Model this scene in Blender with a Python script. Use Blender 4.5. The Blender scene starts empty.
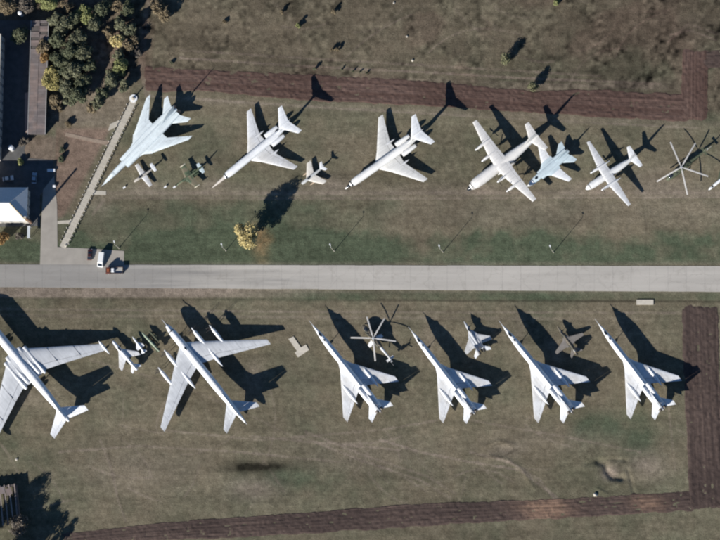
import bpy, bmesh, math, random
import numpy as np
from mathutils import Vector, Matrix
random.seed(7)
rng = np.random.default_rng(11)
SC = bpy.context.scene
COL = SC.collection
R = math.radians

# ------------------------------------------------------------------ camera, sky, sun, exposure
GSD = 0.38                                   # metres per photograph pixel on the ground
DIST = 2500.0
DIRV = Vector((0.15, -0.15, 1.0)).normalized()     # the satellite stands a little to the south-east
CX = (Vector((1, 0, 0)) - DIRV * DIRV.x).normalized()
CY = DIRV.cross(CX)
CAMPOS = DIRV * DIST
cd = bpy.data.cameras.new('camera')
cam = bpy.data.objects.new('camera', cd)
COL.objects.link(cam)
mw = Matrix.Identity(4)
for i in range(3):
    mw[i][0] = CX[i]; mw[i][1] = CY[i]; mw[i][2] = DIRV[i]; mw[i][3] = CAMPOS[i]
cam.matrix_world = mw
cd.sensor_width = 36.0
FOC = 36.0 * DIST / (720 * GSD) / 0.989
cd.lens = FOC
cd.clip_start = 10.0
cd.clip_end = 9000.0
SC.camera = cam

SUN_EL, SUN_AZ = 26.0, 231.0                 # azimuth as a plain x/y angle
SUNV = Vector((math.cos(R(SUN_AZ)) * math.cos(R(SUN_EL)), math.sin(R(SUN_AZ)) * math.cos(R(SUN_EL)), math.sin(R(SUN_EL))))
world = bpy.data.worlds.new('World')
SC.world = world
world.use_nodes = True
wn = world.node_tree.nodes; wl = world.node_tree.links
sky = wn.new('ShaderNodeTexSky')
sky.sky_type = 'NISHITA'
sky.sun_disc = False
sky.sun_elevation = R(SUN_EL)
sky.sun_rotation = math.atan2(SUNV.x, SUNV.y)
sky.altitude = 100
sky.ozone_density = 6.0
sky.dust_density = 0.0
wl.new(sky.outputs[0], wn['Background'].inputs[0])
wn['Background'].inputs[1].default_value = 0.055
sd = bpy.data.lights.new('sun', 'SUN')
sd.energy = 5.0
sd.angle = R(0.53)
sd.color = (1.0, 0.945, 0.86)
so = bpy.data.objects.new('sun', sd)
COL.objects.link(so)
so.rotation_euler = SUNV.to_track_quat('Z', 'Y').to_euler()
so.location = SUNV * 400
SC.view_settings.view_transform = 'Standard'
SC.view_settings.look = 'None'
SC.view_settings.exposure = 0.62
SC.view_settings.gamma = 1.0
try:
    SC.cycles.filter_width = 2.3      # soft optics of a satellite camera
except Exception:
    pass


def at(px, py, z=0.0):
    """photograph pixel -> point where its ray meets height z"""
    u = (px - 360.0) / 720.0 * 36.0 / FOC
    v = (270.0 - py) / 720.0 * 36.0 / FOC
    d = CX * u + CY * v - DIRV
    t = (z - CAMPOS.z) / d.z
    return CAMPOS + d * t


def to_px(X, Y, Z=0.0):
    X = np.asarray(X, float); Y = np.asarray(Y, float)
    rx, ry, rz = X - CAMPOS.x, Y - CAMPOS.y, Z - CAMPOS.z
    a = rx * CX.x + ry * CX.y + rz * CX.z
    b = rx * CY.x + ry * CY.y + rz * CY.z
    c = -(rx * DIRV.x + ry * DIRV.y + rz * DIRV.z)
    return 360 + a / c * FOC / 36 * 720, 270 - b / c * FOC / 36 * 720


# ------------------------------------------------------------------ object helpers
def tag(o, label=None, cat=None, group=None, kind=None):
    if label: o['label'] = label
    if cat: o['category'] = cat
    if group: o['group'] = group
    if kind: o['kind'] = kind
    return o


def empty(name, loc=(0, 0, 0), rz=0.0, s=1.0):
    o = bpy.data.objects.new(name, None)
    o.empty_display_size = 0.5
    COL.objects.link(o)
    o.location = loc; o.rotation_euler = (0, 0, rz); o.scale = (s, s, s)
    return o


def link(name, me, mat=None, parent=None, loc=None):
    o = bpy.data.objects.new(name, me)
    COL.objects.link(o)
    if mat is not None and not me.materials: me.materials.append(mat)
    if parent is not None: o.parent = parent
    if loc is not None: o.location = loc
    return o


class MB:
    """collects shapes, builds ONE mesh object"""
    def __init__(s):
        s.v = []; s.f = []; s.sm = []

    def add(s, vs, fs, smooth=True):
        k = len(s.v)
        s.v += [tuple(p) for p in vs]
        s.f += [tuple(i + k for i in q) for q in fs]
        s.sm += [smooth] * len(fs)
        return s

    def box(s, c, d, rz=0.0, bev=0.0):
        x, y, z = d[0] / 2, d[1] / 2, d[2] / 2
        ca, sa = math.cos(rz), math.sin(rz)
        if bev <= 0:
            P = [(-x, -y, -z), (x, -y, -z), (x, y, -z), (-x, y, -z), (-x, -y, z), (x, -y, z), (x, y, z), (-x, y, z)]
            F = [(0, 3, 2, 1), (4, 5, 6, 7), (0, 1, 5, 4), (1, 2, 6, 5), (2, 3, 7, 6), (3, 0, 4, 7)]
        else:
            b = bev
            P = [(-x, -y, -z), (x, -y, -z), (x, y, -z), (-x, y, -z), (-x, -y, z - b), (x, -y, z - b), (x, y, z - b), (-x, y, z - b),
                 (-x + b, -y + b, z), (x - b, -y + b, z), (x - b, y - b, z), (-x + b, y - b, z)]
            F = [(0, 3, 2, 1), (0, 1, 5, 4), (1, 2, 6, 5), (2, 3, 7, 6), (3, 0, 4, 7), (4, 5, 9, 8), (5, 6, 10, 9), (6, 7, 11, 10), (7, 4, 8, 11), (8, 9, 10, 11)]
        s.add([(c[0] + ca * p[0] - sa * p[1], c[1] + sa * p[0] + ca * p[1], c[2] + p[2]) for p in P], F, False)
        return s

    def tube(s, p0, p1, r0, r1=None, n=8):
        r1 = r0 if r1 is None else r1
        p0 = Vector(p0); p1 = Vector(p1)
        d = (p1 - p0).normalized()
        a = d.orthogonal().normalized(); b = d.cross(a)
        vs = []
        for p, r in ((p0, r0), (p1, r1)):
            for i in range(n):
                t = 2 * math.pi * i / n
                vs.append(p + a * (r * math.cos(t)) + b * (r * math.sin(t)))
        fs = [(i, (i + 1) % n, n + (i + 1) % n, n + i) for i in range(n)]
        fs += [tuple(range(n - 1, -1, -1)), tuple(range(n, 2 * n))]
        s.add(vs, fs)
        return s

    def loft(s, secs, n=18, power=2.0):
        """secs: (x, y, z, ry, rz) rings along x"""
        vs = []
        e = 2.0 / power
        for (x, y, z, ry, rz) in secs:
            for i in range(n):
                t = 2 * math.pi * i / n
                c, q = math.cos(t), math.sin(t)
                vs.append((x, y + ry * math.copysign(abs(c) ** e, c), z + rz * math.copysign(abs(q) ** e, q)))
        fs = []
        m = len(secs)
        for k in range(m - 1):
            for i in range(n):
                j = (i + 1) % n
                fs.append((k * n + i, k * n + j, (k + 1) * n + j, (k + 1) * n + i))
        fs.append(tuple(range(n - 1, -1, -1)))
        fs.append(tuple(range((m - 1) * n, m * n)))
        s.add(vs, fs)
        return s

    def build(s, name, mat, parent=None, loc=None, sharp=40):
        me = bpy.data.meshes.new(name)
        me.from_pydata(s.v, [], s.f)
        bm = bmesh.new(); bm.from_mesh(me)
        bmesh.ops.recalc_face_normals(bm, faces=bm.faces)
        bm.to_mesh(me); bm.free()
        me.polygons.foreach_set('use_smooth', s.sm)
        if any(s.sm):
            try: me.set_sharp_from_angle(angle=R(sharp))
            except Exception: pass
        return link(name, me, mat, parent, loc)


def copy_tree(o, parent=None):
    c = o.copy(); COL.objects.link(c); c.parent = parent
    for ch in list(o.children):
        copy_tree(ch, c)
    return c


# ------------------------------------------------------------------ materials
MATS = {}


def mat(name, col, rough=0.6, var=0.12, scale=0.6, metal=0.0, bump=0.0, bscale=8.0, spec=0.4, tint=None, rand=0.0, stretch=None, panel=False):
    """paint / stone / soil: a base colour broken by two octaves of noise, optional tint patches and per-object variation"""
    if name in MATS: return MATS[name]
    m = bpy.data.materials.new(name); m.use_nodes = True
    nt = m.node_tree; N = nt.nodes; L = nt.links
    b = N['Principled BSDF']
    b.inputs['Roughness'].default_value = rough
    b.inputs['Metallic'].default_value = metal
    b.inputs['Specular IOR Level'].default_value = spec
    tc = N.new('ShaderNodeTexCoord'); src = tc.outputs['Object']
    if stretch:
        mp = N.new('ShaderNodeMapping'); mp.inputs['Scale'].default_value = stretch
        L.new(src, mp.inputs[0]); src = mp.outputs[0]
    n1 = N.new('ShaderNodeTexNoise'); n1.inputs['Scale'].default_value = scale; n1.inputs['Detail'].default_value = 6
    L.new(src, n1.inputs['Vector'])
    rp = N.new('ShaderNodeMapRange'); rp.inputs[1].default_value = 0.3; rp.inputs[2].default_value = 0.7
    rp.inputs[3].default_value = 1 - var; rp.inputs[4].default_value = 1 + var
    L.new(n1.outputs[0], rp.inputs[0])
    mul = N.new('ShaderNodeVectorMath'); mul.operation = 'SCALE'
    base = N.new('ShaderNodeRGB'); base.outputs[0].default_value = (*col, 1)
    cur = base.outputs[0]
    if tint:
        n2 = N.new('ShaderNodeTexNoise'); n2.inputs['Scale'].default_value = scale * 0.45; n2.inputs['Detail'].default_value = 3
        L.new(src, n2.inputs['Vector'])
        r2 = N.new('ShaderNodeMapRange'); r2.inputs[1].default_value = 0.45; r2.inputs[2].default_value = 0.6
        L.new(n2.outputs[0], r2.inputs[0])
        mx = N.new('ShaderNodeMix'); mx.data_type = 'RGBA'
        L.new(r2.outputs[0], mx.inputs[0]); L.new(cur, mx.inputs[6]); mx.inputs[7].default_value = (*tint, 1)
        cur = mx.outputs[2]
    L.new(cur, mul.inputs[0])
    fac = rp.outputs[0]
    if rand > 0:
        oi = N.new('ShaderNodeObjectInfo')
        r3 = N.new('ShaderNodeMapRange'); r3.inputs[3].default_value = 1 - rand; r3.inputs[4].default_value = 1 + rand
        L.new(oi.outputs['Random'], r3.inputs[0])
        mm = N.new('ShaderNodeMath'); mm.operation = 'MULTIPLY'
        L.new(fac, mm.inputs[0]); L.new(r3.outputs[0], mm.inputs[1]); fac = mm.outputs[0]
    if panel:
        bk = N.new('ShaderNodeTexBrick'); bk.inputs['Scale'].default_value = 1.0; bk.inputs['Brick Width'].default_value = 2.3; bk.inputs['Row Height'].default_value = 1.45
        bk.inputs['Mortar Size'].default_value = 0.03; bk.inputs['Color1'].default_value = (1, 1, 1, 1); bk.inputs['Color2'].default_value = (.96, .96, .96, 1); bk.inputs['Mortar'].default_value = (.84, .84, .84, 1)
        L.new(tc.outputs['Object'], bk.inputs['Vector'])
        m5 = N.new('ShaderNodeMapping'); m5.inputs['Scale'].default_value = (0.12, 1.6, 1.0); L.new(tc.outputs['Object'], m5.inputs[0])
        n5 = N.new('ShaderNodeTexNoise'); n5.inputs['Scale'].default_value = 1.0; n5.inputs['Detail'].default_value = 5
        o5 = N.new('ShaderNodeObjectInfo'); v5 = N.new('ShaderNodeVectorMath'); v5.operation = 'MULTIPLY_ADD'; L.new(o5.outputs['Random'], v5.inputs[0]); v5.inputs[1].default_value = (40, 40, 40); L.new(m5.outputs[0], v5.inputs[2]); L.new(v5.outputs[0], n5.inputs['Vector'])
        r5 = N.new('ShaderNodeMapRange'); r5.inputs[1].default_value = .35; r5.inputs[2].default_value = .7; r5.inputs[3].default_value = 1.06; r5.inputs[4].default_value = .87; L.new(n5.outputs[0], r5.inputs[0])
        sv = N.new('ShaderNodeSeparateColor'); L.new(bk.outputs[0], sv.inputs[0])
        for q_ in (sv.outputs[0], r5.outputs[0]):
            mm = N.new('ShaderNodeMath'); mm.operation = 'MULTIPLY'; L.new(fac, mm.inputs[0]); L.new(q_, mm.inputs[1]); fac = mm.outputs[0]
    L.new(fac, mul.inputs['Scale'])
    L.new(mul.outputs[0], b.inputs['Base Color'])
    if bump > 0:
        n3 = N.new('ShaderNodeTexNoise'); n3.inputs['Scale'].default_value = bscale; n3.inputs['Detail'].default_value = 4
        L.new(src, n3.inputs['Vector'])
        bp = N.new('ShaderNodeBump'); bp.inputs['Strength'].default_value = 1.0; bp.inputs['Distance'].default_value = bump
        L.new(n3.outputs[0], bp.inputs['Height']); L.new(bp.outputs[0], b.inputs['Normal'])
    MATS[name] = m
    return m


def camo(name, cols, scale=0.35):
    m = bpy.data.materials.new(name); m.use_nodes = True
    N = m.node_tree.nodes; L = m.node_tree.links; b = N['Principled BSDF']; b.inputs['Roughness'].default_value = 0.6
    tc = N.new('ShaderNodeTexCoord')
    n = N.new('ShaderNodeTexNoise'); n.inputs['Scale'].default_value = scale; n.inputs['Detail'].default_value = 1
    L.new(tc.outputs['Object'], n.inputs['Vector'])
    cr = N.new('ShaderNodeValToRGB'); cr.color_ramp.interpolation = 'CONSTANT'
    e = cr.color_ramp.elements
    e[0].position = 0; e[0].color = (*cols[0], 1)
    e[1].position = 0.46; e[1].color = (*cols[1], 1)
    for k, c in enumerate(cols[2:]):
        q = e.new(0.55 + 0.08 * k); q.color = (*c, 1)
    L.new(n.outputs[0], cr.inputs[0]); L.new(cr.outputs[0], b.inputs['Base Color'])
    MATS[name] = m
    return m


WHITE = mat('white_paint', (0.79, 0.81, 0.835), 0.42, 0.07, 0.5, spec=0.35, panel=True)
WHITE2 = mat('white_paint_weathered', (0.69, 0.705, 0.725), 0.5, 0.10, 0.5, tint=(0.60, 0.60, 0.595), panel=True)
SILVER = mat('silver_paint', (0.60, 0.62, 0.645), 0.42, 0.09, 0.45, metal=0.15, panel=True)
BLUEW = mat('pale_blue_paint', (0.54, 0.64, 0.69), 0.5, 0.08, 0.5, panel=True)
GREYP = mat('grey_aircraft_paint', (0.45, 0.47, 0.50), 0.5, 0.12, 0.7)
DARKM = mat('dark_metal', (0.035, 0.035, 0.038), 0.5, 0.2, 2.0, metal=0.4)
BURNT = mat('burnt_metal', (0.10, 0.09, 0.085), 0.45, 0.25, 2.0, metal=0.7)
RUBBER = mat('tyre_rubber', (0.022, 0.022, 0.023), 0.85, 0.2, 3.0)
GLASS = mat('cockpit_glass', (0.018, 0.022, 0.028), 0.08, 0.1, 1.0, spec=0.8)
PANELC = mat('panel_seam_paint', (0.34, 0.35, 0.36), 0.55, 0.15, 1.5)
OLIVE = mat('olive_paint', (0.075, 0.088, 0.055), 0.6, 0.2, 0.8)
CAMOG = camo('green_camouflage', [(0.06, 0.085, 0.05), (0.10, 0.13, 0.075), (0.17, 0.15, 0.10)])
CAMOT = camo('tan_camouflage', [(0.055, 0.055, 0.04), (0.16, 0.135, 0.10), (0.10, 0.09, 0.07)])
TANW = mat('tan_grey_wing_paint', (0.19, 0.175, 0.16), 0.6, 0.15, 0.6)
ORANGEP = mat('primer_orange_paint', (0.50, 0.39, 0.28), 0.6, 0.2, 1.0)

# ------------------------------------------------------------------ numpy noise used for the ground
def vnoise(X, Y, cell, seed):
    g = np.random.default_rng(seed).random((257, 257))
    x = X / cell; y = Y / cell
    xi = np.floor(x).astype(int); yi = np.floor(y).astype(int)
    fx = x - xi; fy = y - yi
    fx = fx * fx * (3 - 2 * fx); fy = fy * fy * (3 - 2 * fy)
    a = g[xi % 257, yi % 257]; b = g[(xi + 1) % 257, yi % 257]
    c = g[xi % 257, (yi + 1) % 257]; d = g[(xi + 1) % 257, (yi + 1) % 257]
    return (a * (1 - fx) + b * fx) * (1 - fy) + (c * (1 - fx) + d * fx) * fy


def fbm(X, Y, cell, seed, o=4):
    r = 0; a = 0.5; t = 0
    for k in range(o):
        r = r + a * vnoise(X + 31 * k, Y - 17 * k, cell / 2 ** k, seed + k); t += a; a *= 0.5
    return r / t


def sstep(a, b, x):
    t = np.clip((x - a) / (b - a), 0, 1)
    return t * t * (3 - 2 * t)


def seg_d(PX, PY, pts):
    d = np.full(PX.shape, 1e9)
    for (x0, y0), (x1, y1) in zip(pts[:-1], pts[1:]):
        dx, dy = x1 - x0, y1 - y0
        t = np.clip(((PX - x0) * dx + (PY - y0) * dy) / (dx * dx + dy * dy), 0, 1)
        d = np.minimum(d, np.hypot(PX - x0 - t * dx, PY - y0 - t * dy))
    return d


def blob(PX, PY, cx, cy, rx, ry, rot=0.0):
    c, s = math.cos(R(rot)), math.sin(R(rot))
    a = ((PX - cx) * c + (PY - cy) * s) / rx; b = (-(PX - cx) * s + (PY - cy) * c) / ry
    return np.exp(-(a * a + b * b))


# ------------------------------------------------------------------ the ground
def ground():
    def axis(h, step):
        inner = np.arange(-h, h + 1e-6, step)
        out = [h + 12, h + 40, h + 120, h + 400, 1500, 4000]
        return np.concatenate([[-v for v in out[::-1]], inner, out])
    xs = axis(156, 0.5); ys = axis(120, 0.5)
    X, Y = np.meshgrid(xs, ys)
    PX, PY = to_px(X, Y)
    n1 = fbm(X, Y, 22, 1); n2 = fbm(X, Y, 6, 5); n3 = fbm(X * 0.18, Y, 3.0, 9, 3); n4 = fbm(X, Y, 1.6, 13, 2); n5 = fbm(X, Y, 45, 33, 3)
    far = (np.abs(X) > 160) | (np.abs(Y) > 124)
    # masks of the soil and plant cover; tone adds a painted kerb shadow
    green = 0.25 + 1.3 * (n1 - 0.5) + 0.9 * (n2 - 0.5)
    upper = sstep(110, 84, PY + (PX - 360) * -0.06)
    wob = (n2 - 0.5) * 16 + (n1 - 0.5) * 20
    verge = sstep(226, 248, PY + wob) * sstep(268, 262, PY)
    green = green * 0.6 + verge * (0.75 + 0.9 * (n2 - 0.35)) * sstep(60, 230, PX + 80)
    green += 0.5 * sstep(195, 215, PY + wob) * sstep(268, 262, PY) * sstep(480, 200, PX)
    green += 0.35 * sstep(110, 120, PY) * sstep(200, 190, PY) * sstep(420, 150, PX) * (n1 + 0.1)
    for bx, by, rx, ry, w in ((592, 426, 26, 16, 0.8), (640, 436, 24, 20, 0.9), (285, 478, 38, 12, 0.8), (690, 100, 40, 40, 0.0), (708, 110, 14, 50, 0.5),
                              (20, 250, 30, 8, 0.8), (20, 455, 40, 30, 0.35), (390, 470, 60, 30, 0.15), (62, 145, 7, 16, 1.0), (640, 60, 40, 30, 0.35), (520, 70, 60, 25, 0.25)):
        green += w * blob(PX, PY, bx, by, rx, ry) * (0.5 + n2)
    green += sstep(289, 292, PY) * sstep(303, 298, PY) * sstep(180, 330, PX) * 0.55 * (0.4 + n2)
    dirt = 0.0 * X
    # mown track along the upper row, pale wheel track along the lower row
    dirt += 0.55 * np.exp(-((PY - 193.5 - (n1 - .5) * 2) / 2.6) ** 2) * sstep(88, 100, PX) * (0.35 + n2)
    dirt += 0.40 * np.exp(-((PY - (316 + (PX - 100) * 0.006)) / 1.6) ** 2) * (0.3 + n2) * sstep(700, 560, PX)
    dirt += 0.35 * sstep(178, 190, PY) * sstep(196, 192, PY) * (0.2 + n2) * sstep(110, 130, PX)
    dirt += 0.30 * sstep(194, 205, PY) * sstep(236, 214, PY) * sstep(340, 460, PX) * (n1 + 0.1)
    for bx, by, rx, ry, w in ((214, 183, 12, 7, .5), (355, 184, 14, 6, .35), (480, 188, 16, 6, .4), (590, 186, 18, 6, .4), (660, 180, 30, 12, .45), (330, 182, 16, 8, .5),
                              (147, 185, 10, 5, .6), (255, 382, 10, 22, .5), (30, 395, 30, 14, .45), (340, 340, 8, 22, .35), (430, 340, 8, 22, .35), (520, 335, 8, 22, .3), (625, 335, 8, 22, .3),
                              (140, 470, 60, 22, .35), (360, 455, 80, 18, .3), (505, 450, 18, 8, .45), (648, 466, 20, 14, .7), (555, 350, 10, 14, .5), (255, 488, 26, 12, .7), (100, 205, 14, 16, .3),
                              (610, 472, 9, 8, 1.0), (560, 440, 60, 14, .25), (690, 28, 30, 20, .25), (640, 85, 40, 5, .5), (520, 88, 60, 3, .5)):
        dirt += w * blob(PX, PY, bx, by, rx, ry) * (0.3 + 1.2 * n2)
    # footpaths and the beaten corner by the houses
    dirt += 0.9 * sstep(3.2, 1.6, seg_d(PX, PY, [(67, 134), (82, 138), (108, 143)]))
    dirt += 0.9 * sstep(3.0, 1.4, seg_d(PX, PY, [(118, 76), (100, 60), (88, 72), (74, 86)]) + 6 * (n2 - .5))
    dirt += 0.55 * sstep(4.0, 2.0, seg_d(PX, PY, [(147, 95), (141, 60), (146, 20), (150, -20)]) + 3 * (n2 - .5))
    dirt += 0.4 * sstep(2.0, 0.8, seg_d(PX, PY, [(104, 200), (93, 214)]))
    bed = sstep(54, 58, PX) * sstep(108, 100, PX + (PY - 140) * 0.53) * sstep(122, 134, PY) * sstep(222, 212, PY)
    dirt += 0.9 * bed * (0.55 + 0.5 * n2) * (1 - 0.8 * blob(PX, PY, 61, 146, 6, 14))
    yard = sstep(60, 52, PX) * sstep(132, 140, PY) * sstep(200, 190, PY)
    dirt += 0.8 * yard * (0.4 + n2)
    wood = sstep(135, 120, PX + 14 * (n2 - .5)) * sstep(135, 118, PY)
    dirt = np.maximum(dirt, wood * (0.25 + 0.5 * n2)); green = green * (1 - 0.8 * wood)
    # bare strip south of the road on the left, worn edges of the road
    dirt += 1.0 * sstep(284, 288, PY) * sstep(299, 296, PY) * sstep(360, 140, PX) * (0.5 + n2)
    dirt += 0.4 * np.exp(-((PY - 263.5) / 1.8) ** 2) * (n2 + .1) + 0.4 * np.exp(-((PY - 291.5) / 1.8) ** 2) * (n2 + .1)
    dirt += 0.5 * np.exp(-((PY - (76 + (PX - 300) * 0.033)) / 1.6) ** 2) * (n2 + 0.1) * sstep(180, 240, PX) * sstep(690, 670, PX)
    dirt += 0.45 * np.exp(-((PY - (110 + (PX - 400) * 0.045)) / 3.0) ** 2) * (n2) * sstep(140, 200, PX)
    # curved wheel tracks in the lower field
    for pts, w in (([(380, 440), (420, 452), (470, 462), (520, 470), (560, 500)], .45), ([(250, 436), (330, 444), (400, 450)], .3), ([(470, 452), (510, 462), (540, 480), (555, 500)], .4),
                   ([(100, 440), (112, 470), (118, 500), (126, 522)], .3), ([(160, 430), (260, 440), (380, 430), (440, 420)], .25), ([(670, 35), (690, 30), (716, 40)], .4), ([(668, 42), (688, 24), (718, 34)], .35), ([(300, 436), (360, 460), (420, 480), (450, 498)], .35), ([(306, 432), (366, 456), (426, 476), (456, 494)], .3), ([(60, 452), (140, 446), (240, 452), (340, 462)], .3), ([(640, 330), (655, 360), (668, 400), (675, 470)], .2),
                   ([(180, 58), (300, 66), (420, 72), (520, 78), (660, 84)], .5), ([(180, 50), (300, 58), (420, 65), (520, 71), (600, 76)], .3), ([(150, 96), (300, 106), (500, 118), (700, 128)], .25), ([(90, 360), (180, 385), (260, 420), (300, 440)], .2), ([(0, 309), (300, 312), (700, 313)], .25), ([(470, 420), (560, 436), (640, 452)], .25),
                   ([(110, 198), (400, 198.5), (720, 197)], .3)):
        dirt += 2.3 * w * sstep(1.5, 0.4, seg_d(PX, PY, pts) + 1.5 * (n4 - .5)) * (0.3 + n2)
    # many faint wheel and mower arcs
    tg = random.Random(21)
    for _ in range(46):
        up_ = tg.random() < .35
        x0 = tg.uniform(150, 680) if up_ else tg.uniform(-10, 670); y0 = tg.uniform(0, 66) if up_ else tg.uniform(418, 505)
        a0 = tg.uniform(-.5, .5) + (3.14 if tg.random() < .5 else 0) if up_ else tg.uniform(0, 6.28); k0 = tg.uniform(-.02, .02); pts = [(x0, y0)]
        for _i in range(tg.randint(4, 9)):
            a0 += k0 * 10; pts.append((pts[-1][0] + 9 * math.cos(a0), pts[-1][1] + 9 * math.sin(a0)))
        w_ = tg.uniform(.25, .75)
        dirt += w_ * sstep(1.2, 0.3, seg_d(PX, PY, pts) + 1.2 * (n4 - .5)) * (0.2 + n2) * sstep(300, 310, PY + 400 * up_)
    # brightness of the cover: dark weeds, a dark oval patch, dark lines and a painted kerb shadow
    tone = 1.0 + 0.5 * (n3 - 0.5) + 0.45 * (n5 - .5) + 0.45 * (n4 - .5) * sstep(.45, .6, n1) + 0.28 * (fbm(X * .9 + Y * .5, (Y - X * .5) * .25, 2.2, 51, 3) - .5) - 0.26 * upper + 1.1 * (n4 - .5) * upper * sstep(.40, .6, n2)
    tone *= 1 - 0.84 * np.clip(1.6 * blob(PX, PY, 256, 467, 30, 5.0, -3) * (0.1 + 0.9 * n2 + 0.8 * n4), 0, 1)
    tone *= 1 - 0.45 * sstep(1.6, 0.6, np.abs(PY - (298.5 + PX * 0.0045)) + 1.2 * (n2 - .5)) * (0.4 + 0.6 * sstep(300, 420, PX))  # shadow of a low kerb painted as a dark line
    for pts, w in (([(106, 440), (114, 480), (126, 522)], .25), ([(480, 456), (500, 458), (516, 450), (508, 442), (492, 446)], .3), ([(640, 195), (646, 225), (645, 262)], .22), ([(0, 316), (360, 320), (720, 322)], 0.1)):
        tone *= 1 - w * sstep(1.6, 0.5, seg_d(PX, PY, pts) + 1.6 * (n4 - .5))
    red = blob(PX, PY, 640, 30, 50, 20) * 0.6 + 0.6 * sstep(.52, .66, n1) * upper + bed * 1.3 + yard * 0.5 + upper * 0.25 
    orange = 0.75 * sstep(17, 3, np.hypot(PX - 260, (PY - 238) * 0.85) + 12 * (n2 - .5)) * (0.3 + 1.2 * n4) + 0.5 * blob(PX, PY, 262, 254, 7, 12) * (0.3 + n4)
    # relief
    Z = -0.05 + 0.05 * (n2 - 0.5) + 0.02 * (n4 - .5)
    Z += 0.10 * upper * (n2 - .55) * sstep(80, 60, PY)
    for pts, w, h in (([(599, 462), (605, 464), (607, 471), (612, 477), (622, 478)], 3.4, -0.75), ([(587, 464), (598, 459.5), (612, 459), (626, 460)], 1.5, -0.3), ([(628, 470), (632, 485), (634, 494)], 1.6, -0.3), ([(598, 489), (606, 494)], 1.5, 0.3),
                      ([(484, 447), (497, 441), (514, 445)], 2.0, 0.22), ([(490, 456), (508, 460), (522, 470), (534, 488)], 1.8, 0.22)):
        Z += h * np.exp(-(seg_d(PX, PY, pts) / w) ** 2)
    for bx, by, rx, ry, h in ((502, 449, 7, 4, -0.2), (618, 483, 10, 4, 0.35)):
        Z += h * blob(PX, PY, bx, by, rx, ry)
    Z = np.where(far, -0.05, Z)
    green = np.where(far, 0.3, green); dirt = np.where(far, 0.08, dirt); tone = np.where(far, 0.95, tone); red = np.where(far, 0.1, red); orange = np.where(far, 0.0, orange)
    ny, nx = X.shape
    verts = np.stack([X, Y, Z], -1).reshape(-1, 3)
    idx = np.arange(nx * ny).reshape(ny, nx)
    quads = np.stack([idx[:-1, :-1], idx[:-1, 1:], idx[1:, 1:], idx[1:, :-1]], -1).reshape(-1, 4)
    me = np_mesh('ground', verts, quads, True)
    a = me.color_attributes.new('cover', 'FLOAT_COLOR', 'POINT')
    c = np.stack([np.clip(green, 0, 1), np.clip(dirt, 0, 1), np.clip(tone, 0, 2), np.clip(orange, 0, 1)], -1).reshape(-1).astype(np.float32)
    a.data.foreach_set('color', c)
    b = me.attributes.new('redness', 'FLOAT', 'POINT')
    b.data.foreach_set('value', np.clip(red, 0, 1).reshape(-1).astype(np.float32))
    o = link('ground', me, ground_mat())
    tag(o, kind='structure')
    return (xs, ys, Z)


def np_mesh(name, verts, quads, smooth=False):
    me = bpy.data.meshes.new(name)
    verts = np.ascontiguousarray(verts, np.float32); quads = np.ascontiguousarray(quads, np.int32)
    k = quads.shape[1]
    me.vertices.add(len(verts)); me.vertices.foreach_set('co', verts.reshape(-1))
    me.loops.add(quads.size); me.loops.foreach_set('vertex_index', quads.reshape(-1))
    me.polygons.add(len(quads))
    me.polygons.foreach_set('loop_start', np.arange(0, quads.size, k, dtype=np.int32))
    me.polygons.foreach_set('use_smooth', np.full(len(quads), smooth))
    me.update(calc_edges=True)
    return me


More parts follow.
